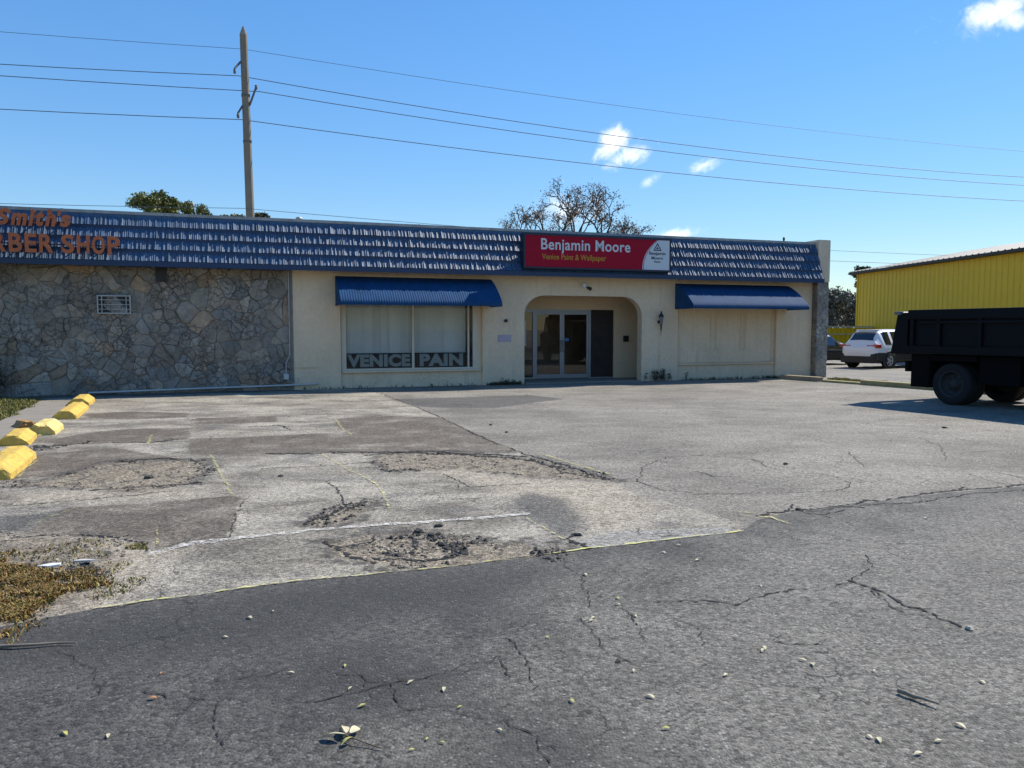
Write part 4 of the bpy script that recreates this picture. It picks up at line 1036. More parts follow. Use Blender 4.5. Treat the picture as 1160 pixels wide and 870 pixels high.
for px, py, k in LEAF:
    o = protos[k] if k not in used else protos[k].copy()
    if k in used: COL.objects.link(o)
    used.add(k); x, y = G(px, py); s = R.uniform(.4, .85) * (1 + max(0, y - 6) * .06)
    o.location = (x, y, hz(x, y) + .006); o.rotation_euler = (R.uniform(-.12, .12), R.uniform(-.12, .12), R.uniform(0, 6.28)); o.scale = (s, s, s)
    tag(o, LT[k], 'leaf', LG)
x, y = G(398, 843); tw = thing('leafy_twig', 'broken twig with three pale yellow leaves on the front road', 'twig', (x, y, hz(x, y) + .004), -.5)
m_ = MB(); m_.path([(-.04, 0, .015), (.03, -.01, .02), (.10, .0, .01), (.15, .005, .006)], .003, 5); m_.build('stem', M('twig_bark', (.12, .1, .07), .9, .2), tw)
for (dx, dy, a, L) in ((-.06, .03, 2.4, .09), (-.07, -.03, 3.5, .10), (-.02, .045, 1.7, .07), (.01, -.03, 4.4, .05)):
    lm = leaf_mesh(L, .017, 0).build('leaf', leaf_m if L > .06 else leaf_y, tw, fix=False); lm.location = (dx, dy, .016); lm.rotation_euler = (.3, .2, a)

# ------------------------------------------------------------------ plants
leafg = M('leaf_green', (.06, .08, .02), .55, .2, 2, attr='tint', spec=.4)
bark = M('bark', (.13, .105, .085), .95, .3, 6, .6, 30)


def rand_unit(rr):
    while True:
        v = Vector((rr.uniform(-1, 1), rr.uniform(-1, 1), rr.uniform(-1, 1)))
        if .05 < v.length < 1: return v.normalized()


def leafquad(mb, p, s, rr, tint, up=.3):
    n = (rand_unit(rr) + Vector((0, 0, up))).normalized(); a = n.orthogonal().normalized(); a = (Matrix.Rotation(rr.uniform(0, 6.28), 3, n) @ a); c = n.cross(a)
    mb.add([p - a * s, p + c * s * .45, p + a * s, p - c * s * .45], [(0, 1, 2, 3)], 0, False, tint)


def branches(mb, rr, p, d, L, r, depth, tips, spread, ratio, nmin, nmax, up, wob=.18, nodes=None):
    q = Vector(p); dd = Vector(d); segs = 3
    for k in range(segs):
        nd = (dd + rand_unit(rr) * wob + Vector((0, 0, up))).normalized(); e = q + nd * (L / segs)
        mb.tube(q, e, r * (1 - .25 * k / segs), r * (1 - .25 * (k + 1) / segs), 5 if r < .04 else 8, 0, False); q, dd = e, nd
        if nodes is not None and depth <= 2: nodes.append((q.copy(), dd.copy()))
    if depth == 0: tips.append((q, dd)); return
    for k in range(rr.randint(nmin, nmax)):
        ax = dd.cross(rand_unit(rr)).normalized(); a = rr.uniform(spread * .55, spread)
        nd = Matrix.Rotation(a, 3, ax) @ dd
        branches(mb, rr, q, nd, L * ratio * rr.uniform(.8, 1.15), r * .66, depth - 1, tips, spread, ratio, nmin, nmax, up, wob, nodes)


def tree(label, loc, th, tr_, L, depth, spread, ratio, nb, leaf, cl_r, per, tints, seed, up=.1, group=None, wood=None, flat=.6, lean=(0, 0, 1), nm='tree', thin=0.0):
    rr = random.Random(seed); t = thing(nm, label, 'tree', loc, 0, group)
    w = MB(); tips = []; nodes = []; q = Vector((0, 0, -.1)); d = Vector(lean).normalized()
    for k in range(4):
        e = q + (d + rand_unit(rr) * .06).normalized() * th / 4; w.tube(q, e, tr_ * (1.15 - .12 * k), tr_ * (1.15 - .12 * (k + 1)), 9, 0, k == 0); q = e
    for k in range(nb[1] + 1):
        a = 6.28 * k / (nb[1] + 1) + rr.uniform(-.4, .4); nd = Vector((math.cos(a) * math.sin(spread), math.sin(a) * math.sin(spread), math.cos(spread)))
        branches(w, rr, q, nd, L, tr_ * .55, depth, tips, spread, ratio, nb[0], nb[1], up, .2, nodes)
    w.build('trunk', wood or bark, t, fix=False)
    c = MB()
    for (p, dd) in tips + (nodes if leaf else []):
        if rr.random() < thin: continue
        base = rr.choice(tints); kk = rr.uniform(.75, 1.25)
        for _ in range(per):
            o = rand_unit(rr) * (cl_r * rr.random() ** .5); o.z *= flat
            k = kk * rr.uniform(.8, 1.2); leafquad(c, p + o, leaf * rr.uniform(.6, 1.3), rr, tuple(x * k for x in base))
    c.build('crown', leafg, t, fix=False)
    return t


GREEN = [(.055, .085, .020), (.075, .10, .028), (.045, .065, .02), (.10, .115, .035), (.035, .05, .016)]


def at(px, D, z=0): return ((px - 580) / FPX * D, D * 1.0, z)


# broad clumped evergreens seen over the left roof
GREEN2 = [(.13, .165, .035), (.16, .18, .05), (.09, .115, .03), (.2, .2, .06), (.06, .08, .02)]
tree('broad clumpy evergreen tree seen over the left roof, the wider left crown', at(200, 47), 6.9, .2, 1.30, 3, .72, .66, (2, 3), .09, .40, 60, GREEN2, 21, .08, 'trees behind the shop roof', flat=.55, thin=.42)
tree('smaller pointed evergreen tree seen over the roof left of the utility pole', at(268, 49), 6.5, .18, 1.05, 3, .60, .66, (2, 3), .11, .36, 40, [(.12, .13, .035), (.10, .11, .03), (.15, .145, .05)], 25, .05, 'trees behind the shop roof', flat=.6, thin=.35)
# nearly bare tree over the sign
BROWN = [(.17, .08, .045), (.13, .065, .04), (.11, .10, .04), (.2, .11, .06)]
bare = M('bare_bark', (.055, .042, .034), .95, .3, 6)
tree('wide half bare tree with brown leaves rising behind the red sign', at(648, 46), 3.6, .24, 2.25, 6, .74, .71, (2, 3), .06, .32, 3, BROWN, 38, .045, None, bare, 1.0, thin=.52)
GT = [(.10, .105, .075), (.12, .12, .09), (.08, .085, .06), (.14, .135, .11)]
for px, D, th, L, sd_, lab in ((951, 66, .5, 1.75, 41, 'thin grey green tree in the gap beside the stone pier'), (925, 72, .6, 1.9, 43, 'grey green bushy tree half hidden behind the stone pier'), (972, 78, .5, 1.75, 44, 'grey green bushy tree at the corner of the yellow shed')):
    tree(lab, at(px, D), th, .16, L, 4, .95, .76, (2, 3), .15, .5, 13, GT, sd_, .03, 'grey green trees beyond the yellow fence', bare, thin=.15)
tree('dark green tree top showing above the roof of the yellow shed', at(990, 86), 6.3, .25, 1.3, 3, .85, .66, (2, 3), .17, .5, 26, GREEN, 45, .0, None, flat=.4)
tree('small dark tree top poking over the roof just right of the utility pole', at(299, 40), 5.8, .10, .8, 3, .45, .7, (2, 2), .10, .2, 10, [(.05, .06, .02), (.06, .05, .02)], 47, .2)
for (x, y, s, lab) in ((-7, -16, 61, 'tall dark tree behind the camera left, seen only mirrored in the shop glass'), (5, -22, 62, 'tall dark tree behind the camera, seen only mirrored in the door glass'), (14, -18, 63, 'tall dark tree behind the camera right, seen only mirrored in the door glass')):
    tree(lab, (x, y, 0), 4.5, .28, 2.1, 3, .75, .72, (2, 3), .22, .65, 26, GREEN, s, .06, 'trees across the street behind the viewer')


def shrub(label, loc, n, h, w, tints, seed, nm='shrub'):
    rr = random.Random(seed); t = thing(nm, label, 'plant', loc, BTH); s = MB(); l = MB()
    for k in range(n):
        x = rr.gauss(0, w * .5); y = rr.gauss(-.05, .07); hh = h * rr.uniform(.35, 1.0); dx, dy = rr.uniform(-.12, .12), rr.uniform(-.08, .05)
        p = [Vector((x + dx * t_ ** 1.5, min(-.02, y + dy * t_), hh * t_)) for t_ in (0, .35, .7, 1)]
        for a, b in zip(p, p[1:]): s.tube(a, b, .005, .004, 4, 0, False)
        for _ in range(int(14 * hh / h) + 4):
            q = p[0].lerp(p[3], rr.uniform(.25, 1)) + rand_unit(rr) * .045; q.y = min(q.y, -.02); c = rr.choice(tints); leafquad(l, q, .03 * rr.uniform(.6, 1.3), rr, c)
    s.build('stems', bark, t, fix=False); l.build('leaves', leafg, t, fix=False)


shrub('dark scruffy little shrub against the cream wall below the lantern', BW(3.38, .06), 34, .42, .62, [(.02, .025, .012), (.035, .03, .018), (.03, .04, .015)], 3)
shrub('low weedy plant at the foot of the cream pier left of the arch', BW(-1.95, .06), 14, .20, .55, [(.05, .06, .02), (.07, .05, .03)], 4)
shrub('dry reddish brown climber on the flagstone wall at the left picture edge', BW(-15.35, .10), 40, 1.25, .35, [(.07, .035, .025), (.05, .035, .02), (.06, .045, .03)], 5)

# ------------------------------------------------------------------ utility pole and wires
px_, py_ = at(289.5, 35)[:2]
pl = thing('utility_pole', 'tall grey concrete utility pole rising behind the shop', 'utility pole', (px_, py_, 0), BTH); pl.rotation_euler = (0, rad(-.75), BTH)
pole_m = M('pole_concrete', (.215, .178, .13), .9, .15, 2, .3, 20)
p = MB(); PZ = 15.0
v = []
for z, w in ((0, .215), (7, .18), (PZ - .35, .155), (PZ - .34, .145), (PZ, .03)):
    for (a, c) in ((-1, -.6), (-.6, -1), (.6, -1), (1, -.6), (1, .6), (.6, 1), (-.6, 1), (-1, .6)): v.append((a * w, c * w, z))
p.add(v, [(i * 8 + k, i * 8 + (k + 1) % 8, (i + 1) * 8 + (k + 1) % 8, (i + 1) * 8 + k) for i in range(4) for k in range(8)] + [tuple(range(32, 40))]); p.build('shaft', pole_m, pl)
ins_m = M('insulator', (.10, .10, .095), .5, .2)
ATT = [(PZ - .35 - .55, -.20, -.20), (12.95, -.42, -.30), (12.35, .45, -.30), (11.05, -.35, -.30)]
for k, (z, x, y) in enumerate(ATT[1:]):
    b_ = MB(); s = 1 if x > 0 else -1
    b_.tube((.15 * s, -.1, z + (-.75 if x > 0 else .5)), (x, y, z + (.0 if x > 0 else .12)), .05, .045, 6)
    b_.lathe([(-.10, .03), (-.06, .075), (-.03, .04), (0, .075), (.03, .04), (.07, .07), (.10, .03)], (x, y, z), 'z', 8); b_.build('insulator_arm', ins_m, pl)
for z in (10.0, 12.0): 
    b_ = MB(); b_.box(-.185, .185, -.185, .185, z, z + .06); b_.build('clamp_band', ins_m, pl)
wire_m = M('wire', (.06, .07, .09), .6, .1)
PW = Vector((px_, py_, 0)); 


def wire(label, off, z, sl, sr, r, spanL=55, spanR=75, group='power lines over the shop', zl=0, zr=0):
    mb = MB(); A = PW + TX * off[0] + NX * (-off[1]); pts = []
    for k in range(-16, 25):
        if k < 0: t = -k / 16; s = -spanL * t; zz = z + zl * t - 4 * sl * t * (1 - t)
        else: t = k / 24; s = spanR * t; zz = z + zr * t - 4 * sr * t * (1 - t)
        pts.append(Vector((0, 0, zz)) + TX * s)
    mb.path(pts, r, 5); o = mb.build('power_line', wire_m, loc=(A.x, A.y, 0), fix=False); tag(o, label, 'power line', group)


wire('thin topmost power line crossing near the pole tip', (-.2, .2), 14.10, .7, 1.0, .010)
wire('upper of the two close power lines below the topmost wire', (-.42, .3), 12.95, .9, 1.5, .017)
wire('lower of the two close power lines, on the right hand insulator', (.45, .3), 12.35, .6, 1.4, .017)
wire('lowest heavy power line attached to the bottom insulator', (-.35, .3), 11.05, .7, 1.1, .017)
wire('upper thin cable skimming just over the shop roof', (-.3, -.3), 7.05, .5, .8, .011, group='low cables behind the shop roof')
wire('lower thin cable skimming just over the shop roof', (-.3, -.3), 6.55, .55, .9, .012, group='low cables behind the shop roof')

# ------------------------------------------------------------------ yellow metal shed and fence
ym = M('yellow_cladding', (0.72, 0.45, 0.006), .5, .06, 1.0, dirt=.06, dirtcol=(.3, .22, .03)); ydk = M('shed_trim', (.025, .022, .018), .6, .2); rg = M('grey_metal_roof', (.34, .32, .29), .55, .2, 1.5, metal=.25)
ysd = thing('metal_shed', 'large yellow ribbed metal shed with grey roof behind the truck', 'building', (22.3, 50, 0), math.atan2(-15, 1.15))
yw = MB(); LX, WD, EZ = 42, 16, 5.25


def ribs(mb, x0, x1, y, z0, z1, nrm, pitch=.40):
    x = x0; vs = []
    prof = [(0, 0), (.27, 0), (.30, .035), (.35, .035), (.38, 0)]
    while x < x1:
        for a, d in prof:
            if x + a <= x1: vs.append((x + a, y + nrm * d))
        x += pitch
    vs.append((x1, y)); n = len(vs)
    mb.add([(a, c, z0) for a, c in vs] + [(a, c, z1) for a, c in vs], [(i, i + 1, n + i + 1, n + i) for i in range(n - 1)])


# local x runs towards the viewer, visible face looks to -y ... shed body on +y
ribs(yw, 0, LX, 0, 0, EZ, -1); yw.box(-.0, .04, 0.01, WD, 0, EZ); yw.box(LX - .04, LX, .01, WD, 0, EZ); yw.box(0.05, LX - .05, WD - .05, WD, 0, EZ)
yw.build('ribbed_wall', ym, ysd)
for x in (0,):
    t = MB(); t.box(x - .04, x + .08, -.05, -.001, 0, EZ); t.build('corner_trim', ym, ysd)
rr_ = MB(); vs = []; x = -.4; n = 0; ridge = 1.5
while x < LX + .4:
    for a, d in ((0, 0), (.25, 0), (.30, .04), (.36, .04), (.40, 0)): vs.append((x + a, d))
    x += .45
n = len(vs)
rr_.add([(a, -.45, EZ + .12 + d) for a, d in vs] + [(a, WD / 2, EZ + .12 + ridge + d) for a, d in vs] + [(a, WD + .45, EZ + .12 + d) for a, d in vs], [(i, i + 1, n + i + 1, n + i) for i in range(n - 1)] + [(n + i, n + i + 1, 2 * n + i + 1, 2 * n + i) for i in range(n - 1)])
rr_.build('roof', rg, ysd, fix=False)
et = MB(); et.box(-.4, LX + .4, -.43, -.38, EZ - .02, EZ + .11); et.box(-.4, LX + .4, -.38, -.04, EZ - .02, EZ + .02); et.add([(-.38, -.4, EZ), (-.38, WD + .4, EZ), (-.38, WD / 2, EZ + ridge + .08)], [(0, 1, 2)]); et.add([(0.02, 0, EZ), (0.02, WD, EZ), (.02, WD / 2, EZ + ridge)], [(0, 1, 2)]); et.build('eave_trim', ydk, ysd)
fn = thing('metal_fence', 'low yellow ribbed metal fence with pale capping between pier and shed', 'fence', at(850, 47), .12)
f = MB(); ribs(f, 0, 8.5, 0, 0, 1.78, -1, .3); f.build('ribbed_panel', ym, fn)
f = MB(); f.box(0, 8.5, -.06, .06, 1.80, 1.90); f.box(0, 8.5, -.07, -.04, 1.36, 1.43); f.build('capping_rail', M('cream_rail', (.5, .46, .33), .7, .15), fn)

# ------------------------------------------------------------------ vehicles
tyre_m = M('tyre', (.011, .011, .012), .9, .2, 12); rim_m = M('alloy_rim', (.50, .51, .52), .35, .08, metal=.7); carglass = M('car_glass', (.012, .015, .018), .06, .1, spec=.8); trim_m = M('black_plastic', (.02, .02, .021), .6, .15)
redl = M('tail_lamp_red', (.38, .012, .015), .2, .1, spec=.8); clear = M('clear_lamp', (.6, .6, .6), .15, .05); plate_m = M('plate', (.62, .62, .60), .5, .1)


def wheel(parent, x, y, side, r, w, rimr, name='wheel', rim=None, spokes=5, dish=.03):
    hub = bpy.data.objects.new(name, None); COL.objects.link(hub); hub.parent = parent; hub.location = (x, y, r)
    hub.empty_display_size = .1
    t = MB(); s = side
    t.lathe([(0, rimr), (s * .012, rimr + .01), (s * .015, (r + rimr) / 2), (s * .0, r - .035), (-s * .02, r - .008), (-s * .05, r), (-s * (w - .05), r), (-s * (w - .02), r - .01), (-s * w, r - .05), (-s * w, rimr)], (0, 0, 0), 'y', 32); t.build('tyre', tyre_m, hub)
    m_ = MB(); m_.lathe([(0, rimr), (s * .006, rimr - .012), (-s * .02, rimr - .03), (-s * .06, rimr - .04)], (0, 0, 0), 'y', 32)
    if spokes:
        m_.lathe([(-s * .055, rimr - .04), (-s * .075, .05), (-s * .075, .001)], (0, 0, 0), 'y', 24, 1)
        m_.lathe([(-s * .03, .06), (-s * .01, .055), (-s * .01, .001)], (0, 0, 0), 'y', 16)
        for k in range(spokes):
            a = 2 * math.pi * k / spokes
            for da in (-.16, .16):
                p0 = Vector((.04 * math.cos(a), -s * .022, .04 * math.sin(a))); p1 = Vector(((rimr - .02) * math.cos(a + da), -s * .012, (rimr - .02) * math.sin(a + da))); m_.tube(p0, p1, .022, .017, 6)
    else:
        m_.lathe([(-s * .06, rimr - .04), (-s * dish, rimr - .06), (-s * dish, .12), (-s * (dish - .09), .11), (-s * (dish - .09), .001)], (0, 0, 0), 'y', 28)
        for k in range(8): a = k * math.pi / 4; m_.lathe([(-s * dish, .02), (-s * (dish - .03), .018), (-s * (dish - .03), .001)], ((.17) * math.cos(a), 0, .17 * math.sin(a)), 'y', 6)
    m_.build('rim', [rim or rim_m, trim_m], hub)


def car(name, label, loc, rot, paint, S, glass_side, glass_rear, glass_front, wheels, wr, lamps=True, clad=True):
    t = thing(name, label, 'car', loc, rot)
    S = np.array(S, float); X = np.unique(np.concatenate([np.linspace(S[0, 0], S[-1, 0], 56), S[:, 0]])); C = [np.interp(X, S[:, 0], S[:, k]) for k in range(1, 6)]
    for _ in range(4):
        for c in C: c[1:-1] = (c[:-2] + 2 * c[1:-1] + c[2:]) / 4
    zb, ze, zt, w, wt = C

    def sec(i):
        b = zb[i]; e = min(ze[i], zt[i] - .03); h = zt[i] - e; a = min(1, h / .25)
        wtt = wt[i] * a + w[i] * .93 * (1 - a)
        return [(0, b), (w[i] * .86, b), (w[i] * .96, b + .10), (w[i] * 1.0, b + (e - b) * .55), (w[i] * .985, b + (e - b) * .85), (w[i] * .96, e), (wtt + .03 * a, zt[i] - .07 * a - .01), (wtt - .07, zt[i]), (wtt * .45, zt[i] + .022 * a), (0, zt[i] + .03 * a)]
    secs = [sec(i) for i in range(len(X))]; m_ = len(secs[0]); b = MB()
    for sgn in (1, -1):
        vs = [(X[i], sgn * p[0], p[1]) for i in range(len(X)) for p in secs[i]]
        for i in range(len(X) - 1):
            for k in range(m_ - 1):
                pass
        b.add(vs, [(i * m_ + k, (i + 1) * m_ + k, (i + 1) * m_ + k + 1, i * m_ + k + 1) for i in range(len(X) - 1) for k in range(m_ - 1)] + [tuple(range(m_)), tuple(range((len(X) - 1) * m_, len(X) * m_))], 0, True)
    bm_o = b.build('body', paint, t)
    bm = bmesh.new(); bm.from_mesh(bm_o.data); bmesh.ops.remove_doubles(bm, verts=bm.verts[:], dist=.0015); bmesh.ops.recalc_face_normals(bm, faces=bm.faces[:]); bm.to_mesh(bm_o.data); bm.free()

    def panel(nm, mat, cells, sgns, off):
        q = MB()
        for sgn in sgns:
            for (i, k) in cells:
                c4 = [Vector((X[a], sgn * secs[a][c][0], secs[a][c][1])) for a, c in ((i, k), (i + 1, k), (i + 1, k + 1), (i, k + 1))]
                nn = (c4[1] - c4[0]).cross(c4[3] - c4[0])
                if nn.length < 1e-9: continue
                nn.normalize()
                if nn.y * sgn < 0 if abs(nn.y) > .25 else nn.z < 0: nn = -nn
                q.add([v + nn * off for v in c4], [(0, 1, 2, 3)], 0, True)
        if q.f: return q.build(nm, mat, bm_o, fix=False)
    for a, c in glass_side:
        for sg_ in (1, -1): panel('side_window', carglass, [(i, 5) for i in range(len(X) - 1) if a <= X[i] and X[i + 1] <= c], (sg_,), .006)
    panel('rear_window', carglass, [(i, k) for i in range(len(X) - 1) for k in (7, 8) if glass_rear[0] <= X[i] and X[i + 1] <= glass_rear[1]], (1, -1), .006)
    panel('windscreen', carglass, [(i, k) for i in range(len(X) - 1) for k in (7, 8) if glass_front[0] <= X[i] and X[i + 1] <= glass_front[1]], (1, -1), .006)
    if clad:
        for sg_ in (1, -1): panel('lower_cladding', trim_m, [(i, k) for i in range(len(X) - 1) for k in (1, 2)], (sg_,), .006)
    W = max(w)
    for (x) in wheels:
        for s in (1, -1):
            a = MB(); a.lathe([(-s * .02, wr + .085), (s * .010, wr + .085), (s * .010, wr + .01), (-s * .05, .001)], (x, s * W * .995, wr + .01), 'y', 30); a.build('wheel_arch', trim_m, t)
            wheel(t, x, s * (W + .012), s, wr, .22, wr * .66)
    return t, bm_o


white_p = M('white_car_paint', (.74, .75, .76), .3, .02, coat=.5); dark_p = M('dark_car_paint', (.014, .017, .024), .25, .1, coat=.6)
# stations: x, bottom, belt, top, half width, half width at roof
SUV = [(-2.30, .44, .78, .82, .66, .6), (-2.25, .34, .93, .97, .80, .62), (-2.12, .30, 1.02, 1.08, .88, .62), (-1.78, .27, 1.04, 1.58, .915, .585), (-1.45, .25, 1.03, 1.66, .92, .60), (-.2, .25, 1.00, 1.68, .92, .62), (.45, .25, .98, 1.61, .92, .60), (1.25, .25, .97, 1.06, .915, .6), (1.95, .27, .90, .96, .88, .55), (2.25, .34, .74, .80, .80, .5), (2.34, .42, .62, .66, .68, .45)]
hd = math.atan2(.50, .866); c_, s_ = math.cos(hd), math.sin(hd)
rwx, rwy = 16.3, 33.2      # rear right wheel
rx, ry = -1.36, -.92
sx_, sy_ = rwx - (rx * c_ - ry * s_), rwy - (rx * s_ + ry * c_)
suv, sb_ = car('parked_car', 'white crossover with red tail lamps parked behind the truck', (sx_, sy_, 0), hd, white_p, SUV, [(-1.70, -1.16), (-1.10, -.24), (-.18, .62)], (-2.08, -1.74), (.5, 1.2), (-1.36, 1.36), .345)
for s in (1, -1):
    l = MB(); l.bbox(-2.21, -1.92, s * .80 - .11, s * .80 + .118, .89, 1.05, .03); l.bbox(-2.225, -2.10, s * .55 - .16, s * .55 + .16, .955, 1.015, .02); l.build('tail_lamp', redl, sb_)
q = MB(); q.box(-2.262, -2.245, -.17, .17, .78, .90); q.build('number_plate', plate_m, sb_)
q = MB(); q.bbox(-2.31, -2.0, -.82, .82, .24, .55, .04); q.build('rear_bumper', trim_m, sb_)
q = MB(); q.bbox(-1.72, -1.50, -.50, .50, 1.64, 1.685, .02); q.build('roof_spoiler', white_p, sb_)
for s in (-1, 1): q = MB(); q.bbox(.55, .78, s - .10, s + .10, .98, 1.12, .04); q.build('wing_mirror', trim_m, sb_)
SED = [(-2.2, .42, .78, .82, .76, .6), (-2.12, .32, .92, .97, .85, .6), (-1.7, .26, .94, 1.10, .88, .6), (-1.1, .23, .95, 1.40, .90, .56), (-.4, .23, .94, 1.47, .90, .56), (.3, .23, .92, 1.42, .90, .56), (1.1, .23, .90, 1.0, .89, .55), (1.9, .25, .80, .86, .85, .5), (2.2, .36, .62, .66, .72, .45)]
dc, db_ = car('parked_car', 'dark car half hidden by the stone pier left of the white crossover', (14.75, 37.3, 0), hd - .05, dark_p, SED, [(-1.3, -.42), (-.34, .6)], (-1.68, -1.12), (.35, 1.05), (-1.32, 1.32), .33)
for s in (1, -1):
    l = MB(); l.bbox(-2.16, -2.0, s * .66 - .16, s * .66 + .14, .76, .88, .03); l.build('tail_lamp', redl, db_)
q = MB(); q.box(-2.21, -2.195, -.17, .17, .62, .74); q.build('number_plate', plate_m, db_)

# dump truck: local x forward, visible flank at -y
tk_p = M('truck_paint', (.0022, .0036, .0055), .6, .25, 2, spec=.18, dirt=.05, dirtcol=(.01, .01, .01)); tk_d = M('truck_chassis', (.005, .005, .006), .85, .2, spec=.1); tk_r = M('truck_rim', (.04, .043, .046), .6, .2, spec=.2)
ang = math.atan2(-.91, .42); tx, ty = 9.86 + .91 * 1.12, 17.25 + .42 * 1.12
tk = thing('dump_truck', 'black dump truck with ribbed bed standing at the right edge', 'truck', (tx, ty, 0), ang)
bd_ = MB(); HB, LB0, LB1, Z0, Z1 = 1.2, -1.02, 3.1, 1.20, 2.13
for s in (-1, 1):
    bd_.box(LB0, LB1, s * HB - .03, s * HB + .03, Z0, Z1)
    y0_, y1_ = (s * HB + s * .03, s * HB + s * .10); ya, yb = min(y0_, y1_), max(y0_, y1_)
    bd_.bbox(LB0, LB1, ya, yb, Z1 - .20, Z1 + .02, .015); bd_.bbox(LB0, LB1, ya, yb, Z0 - .06, Z0 + .12, .015); bd_.bbox(LB0 + .3, LB1, ya, yb + 0, Z1 - .30, Z1 - .24, .01)
    for x in (-.95, -.28, .68, 1.64, 2.6): bd_.bbox(x, x + .09, ya, yb, Z0 + .121, Z1 - .201, .012)
bd_.box(LB0, LB1, -HB + .031, HB - .031, Z0, Z0 + .06); bd_.box(LB1 - .06, LB1, -HB + .031, HB - .031, Z0 + .061, Z1 + .35)
bd_.build('dump_bed', tk_p, tk)
tg = MB(); tgp = [(-1.46, 1.12), (-1.30, 2.05), (-1.02, 2.09), (-1.02, 1.12)]
for s in (-1, 1): tg.prism(tgp, lambda a, c, s=s: (a, s * (HB + .09), c), lambda a, c, s=s: (a, s * (HB - .05), c))
tg.prism([(-1.44, 1.14), (-1.29, 2.0), (-1.22, 2.0), (-1.36, 1.14)], lambda a, c: (a, HB - .051, c), lambda a, c: (a, -HB + .051, c)); tg = tg.build('tailgate', tk_p, tk)
h_ = MB(); h_.tube((-1.26, -HB - .14, 2.08), (-1.26, HB + .14, 2.08), .035, n=8); h_.bbox(-1.34, -1.18, -HB - .16, -HB - .05, 2.04, 2.12, .01); h_.build('hinge_bar', M('worn_steel', (.2, .19, .18), .5, .2, metal=.5), tg)
ch = MB()
for s in (-1, 1): ch.box(-1.2, 5.0, s * .43 - .05, s * .43 + .05, .78, 1.10)
ch.box(-1.2, -1.1, -1.1, 1.1, .70, .95); ch.tube((0, -1.0, .47), (0, 1.0, .47), .09, n=10); ch.lathe([(-.2, .05), (-.15, .2), (.15, .2), (.2, .05)], (0, 0, .47), 'y', 14); ch.tube((4.1, -.95, .47), (4.1, .95, .47), .06, n=8); ch.tube((.2, 0, .5), (3.2, 0, .75), .05, n=8); ch.build('chassis', tk_d, tk)
for s in (-1, 1):
    sk = MB(); sk.box(-.98, -.52, s * 1.15 - .02, s * 1.15 + .02, .36, 1.13); sk.box(-.53, -.50, s * .85 - .30, s * .85 + .30, .36, 1.13)
    sk.bbox(.62, 1.5, s * .82 - .28, s * .82 + .30, .50, 1.12, .03); sk.bbox(1.6, 2.7, s * .80 - .26, s * .80 + .28, .42, 1.10, .06); sk.bbox(-.5, .6, s * 1.12 - .04, s * 1.12 + .05, .98, 1.13, .02); sk.build('side_skirt', tk_d, tk)
hs = MB(); hs.path([(1.7, -1.10, .62), (2.0, -1.14, .52), (2.3, -1.12, .66), (2.6, -1.10, .60)], .03, 6); hs.build('hose', tk_d, tk)
for s in (-1, 1):
    wheel(tk, 0, s * 1.13, s, .47, .26, .30, rim=tk_r, spokes=0, dish=.15); wheel(tk, 0, s * .85, s, .47, .26, .30, rim=tk_r, spokes=0, dish=.1); wheel(tk, 4.1, s * 1.08, s, .47, .28, .30, rim=tk_r, spokes=0, dish=-.02)
cb = MB(); cpf = [(3.3, .55), (3.3, 2.25), (3.45, 2.38), (4.3, 2.36), (4.62, 1.58), (5.35, 1.45), (5.42, .6), (4.75, .55), (4.62, .95), (4.1, 1.08), (3.6, .95), (3.48, .55)]
cb.prism(cpf, lambda a, c: (a, -1.0, c), lambda a, c: (a, 1.0, c)); cb = cb.build('cab', tk_p, tk)
for s in (-1, 1): q = MB(); q.prism([(3.5, 1.5), (3.5, 2.2), (4.2, 2.2), (4.48, 1.55)], lambda a, c, s=s: (a, s * 1.003, c), lambda a, c, s=s: (a, s * 1.008, c)); q.build('side_window', carglass, cb)
q = MB(); q.add([(4.335, -.88, 2.28), (4.335, .88, 2.28), (4.60, .88, 1.65), (4.60, -.88, 1.65)], [(0, 1, 2, 3)]); q.build('windscreen', carglass, cb)
q = MB(); q.bbox(5.40, 5.55, -1.1, 1.1, .45, .75, .04); q.build('front_bumper', tk_d, cb)
for s in (-1, 1): q = MB(); q.bbox(5.38, 5.44, s * .75 - .12, s * .75 + .12, .98, 1.16, .02); q.build('headlight', clear, cb)

# ------------------------------------------------------------------ light, sky with a few small clouds
sun = bpy.data.lights.new('sun', 'SUN'); sun.energy = 4.2; sun.angle = rad(.5); sun.color = (1.0, .935, .82)
so = bpy.data.objects.new('sun', sun); COL.objects.link(so); so.rotation_euler = SUN.to_track_quat('Z', 'Y').to_euler(); so.location = (20, 10, 40)
wd = bpy.data.worlds.new('World'); scene.world = wd; wd.use_nodes = True
nt = wd.node_tree; b = NB(nt); bg = nt.nodes['Background']; wo = nt.nodes['World Output']
sky = nt.nodes.new('ShaderNodeTexSky'); sky.sky_type = 'NISHITA'; sky.sun_disc = False; sky.sun_elevation = SUN_EL; sky.sun_rotation = math.pi / 2 - SUN_AZ
sky.altitude = 0; sky.air_density = 1.0; sky.dust_density = 0.0; sky.ozone_density = 3.0
lum = b.n('ShaderNodeVectorMath', {0: sky.outputs[0], 1: (.25, .5, .25)}, 'Value', operation='DOT_PRODUCT')
sk_ = b.n('ShaderNodeVectorMath', {0: sky.outputs[0], 'Scale': b.m('DIVIDE', 1.50, b.m('ADD', 1.0, b.m('MULTIPLY', lum, .17)))}, operation='SCALE')
sk_ = b.n('ShaderNodeHueSaturation', {'Hue': .501, 'Saturation': 1.24, 'Color': sk_})
nt.links.new(sk_, bg.inputs[0]); bg.inputs[1].default_value = .12
D_ = b.n('ShaderNodeTexCoord', out=0)
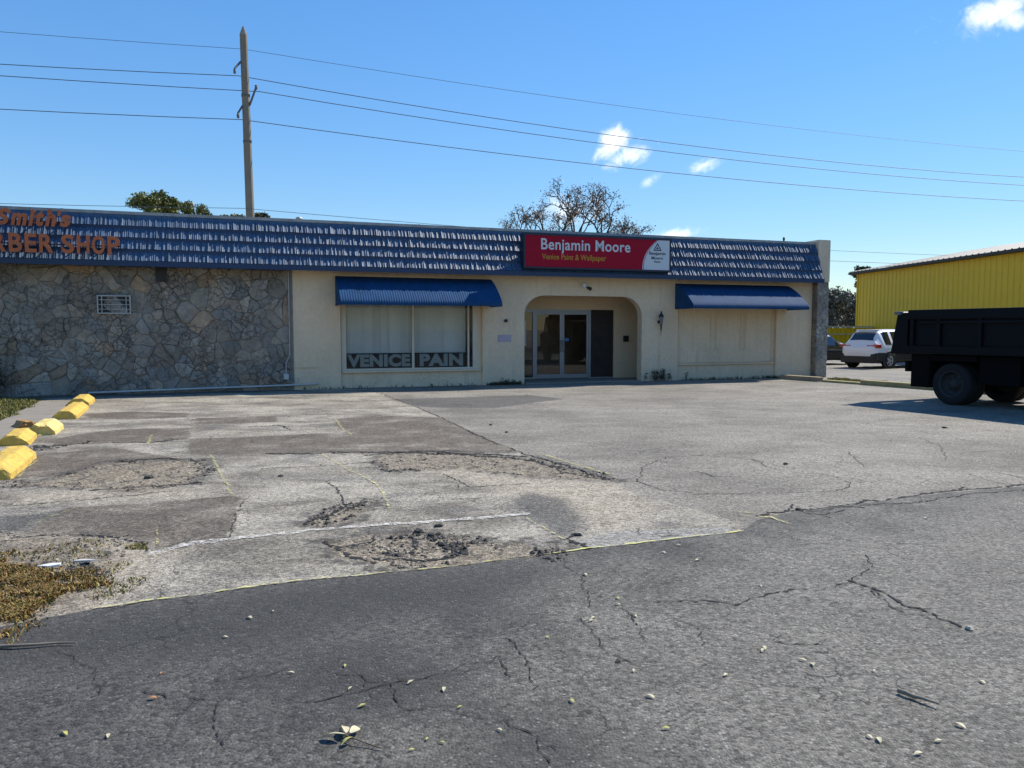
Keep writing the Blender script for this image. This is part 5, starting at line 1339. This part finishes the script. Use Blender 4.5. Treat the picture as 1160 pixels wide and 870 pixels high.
sep = nt.nodes.new('ShaderNodeSeparateXYZ'); nt.links.new(D_, sep.inputs[0])
az = b.m('ARCTAN2', sep.outputs[0], sep.outputs[1]); el = b.m('ARCSINE', sep.outputs[2])
nz = b.n('ShaderNodeTexNoise', {'Vector': D_, 'Scale': 42.0, 'Detail': 8.0, 'Roughness': .62, 'Distortion': .6})
nz2 = b.n('ShaderNodeTexNoise', {'Vector': D_, 'Scale': 16.0, 'Detail': 4.0, 'Roughness': .55})


def skydir(px, py):
    a = (px - 580) / FPX; bb = (435 - py) / FPX
    v = Vector((a, math.cos(PITCH) + bb * math.sin(PITCH), -math.sin(PITCH) + bb * math.cos(PITCH))).normalized(); return math.atan2(v.x, v.y), math.asin(v.z)


tot = None
for px, py, rx_, ry_, ro, gain in ((692, 163, 26, 15, -.75, 1.0), (716, 177, 34, 13, -.35, 1.0), (797, 187, 20, 8, -.25, .9), (1122, 14, 46, 20, -.15, 1.05), (1150, 22, 26, 14, -.1, .9), (762, 266, 30, 8, -.05, .9), (640, 240, 46, 20, 0, .55), (735, 205, 16, 6, -.6, .5)):
    a0, e0 = skydir(px, py); cr_, sr_ = math.cos(-ro), math.sin(-ro); ce = math.cos(e0)
    da = b.m('MULTIPLY', b.m('SUBTRACT', az, a0), ce); de = b.m('SUBTRACT', el, e0)
    u_ = b.m('ADD', b.m('MULTIPLY', da, cr_ * FPX / rx_), b.m('MULTIPLY', de, sr_ * FPX / rx_)); v_ = b.m('ADD', b.m('MULTIPLY', da, -sr_ * FPX / ry_), b.m('MULTIPLY', de, cr_ * FPX / ry_))
    e = b.m('MULTIPLY', b.m('SUBTRACT', 1.0, b.m('SQRT', b.m('ADD', b.m('MULTIPLY', u_, u_), b.m('MULTIPLY', v_, v_)))), 1.0)
    e = b.m('ADD', b.m('MAXIMUM', e, -1.2), b.m('ADD', b.m('MULTIPLY', b.m('SUBTRACT', nz, .5), 2.6), b.m('MULTIPLY', b.m('SUBTRACT', nz2, .5), 1.2)))
    e = b.m('MULTIPLY', b.smooth(e, .0, 1.5), gain)
    tot = e if tot is None else b.m('MAXIMUM', tot, e)
bg2 = b.n('ShaderNodeBackground', {'Color': (1, .99, .97), 'Strength': 1.0})
nt.links.new(b.n('ShaderNodeMixShader', {0: tot, 1: bg.outputs[0], 2: bg2}), wo.inputs[0])

scene.render.engine = 'CYCLES'
scene.view_settings.view_transform = 'Standard'; scene.view_settings.look = 'None'; scene.view_settings.exposure = 0.60; scene.view_settings.gamma = 1.0
scene.cycles.use_denoising = True
scene.cycles.max_bounces = 8; scene.cycles.transparent_max_bounces = 12
scene.cycles.caustics_reflective = False; scene.cycles.caustics_refractive = False
scene.cycles.sample_clamp_indirect = 4.0
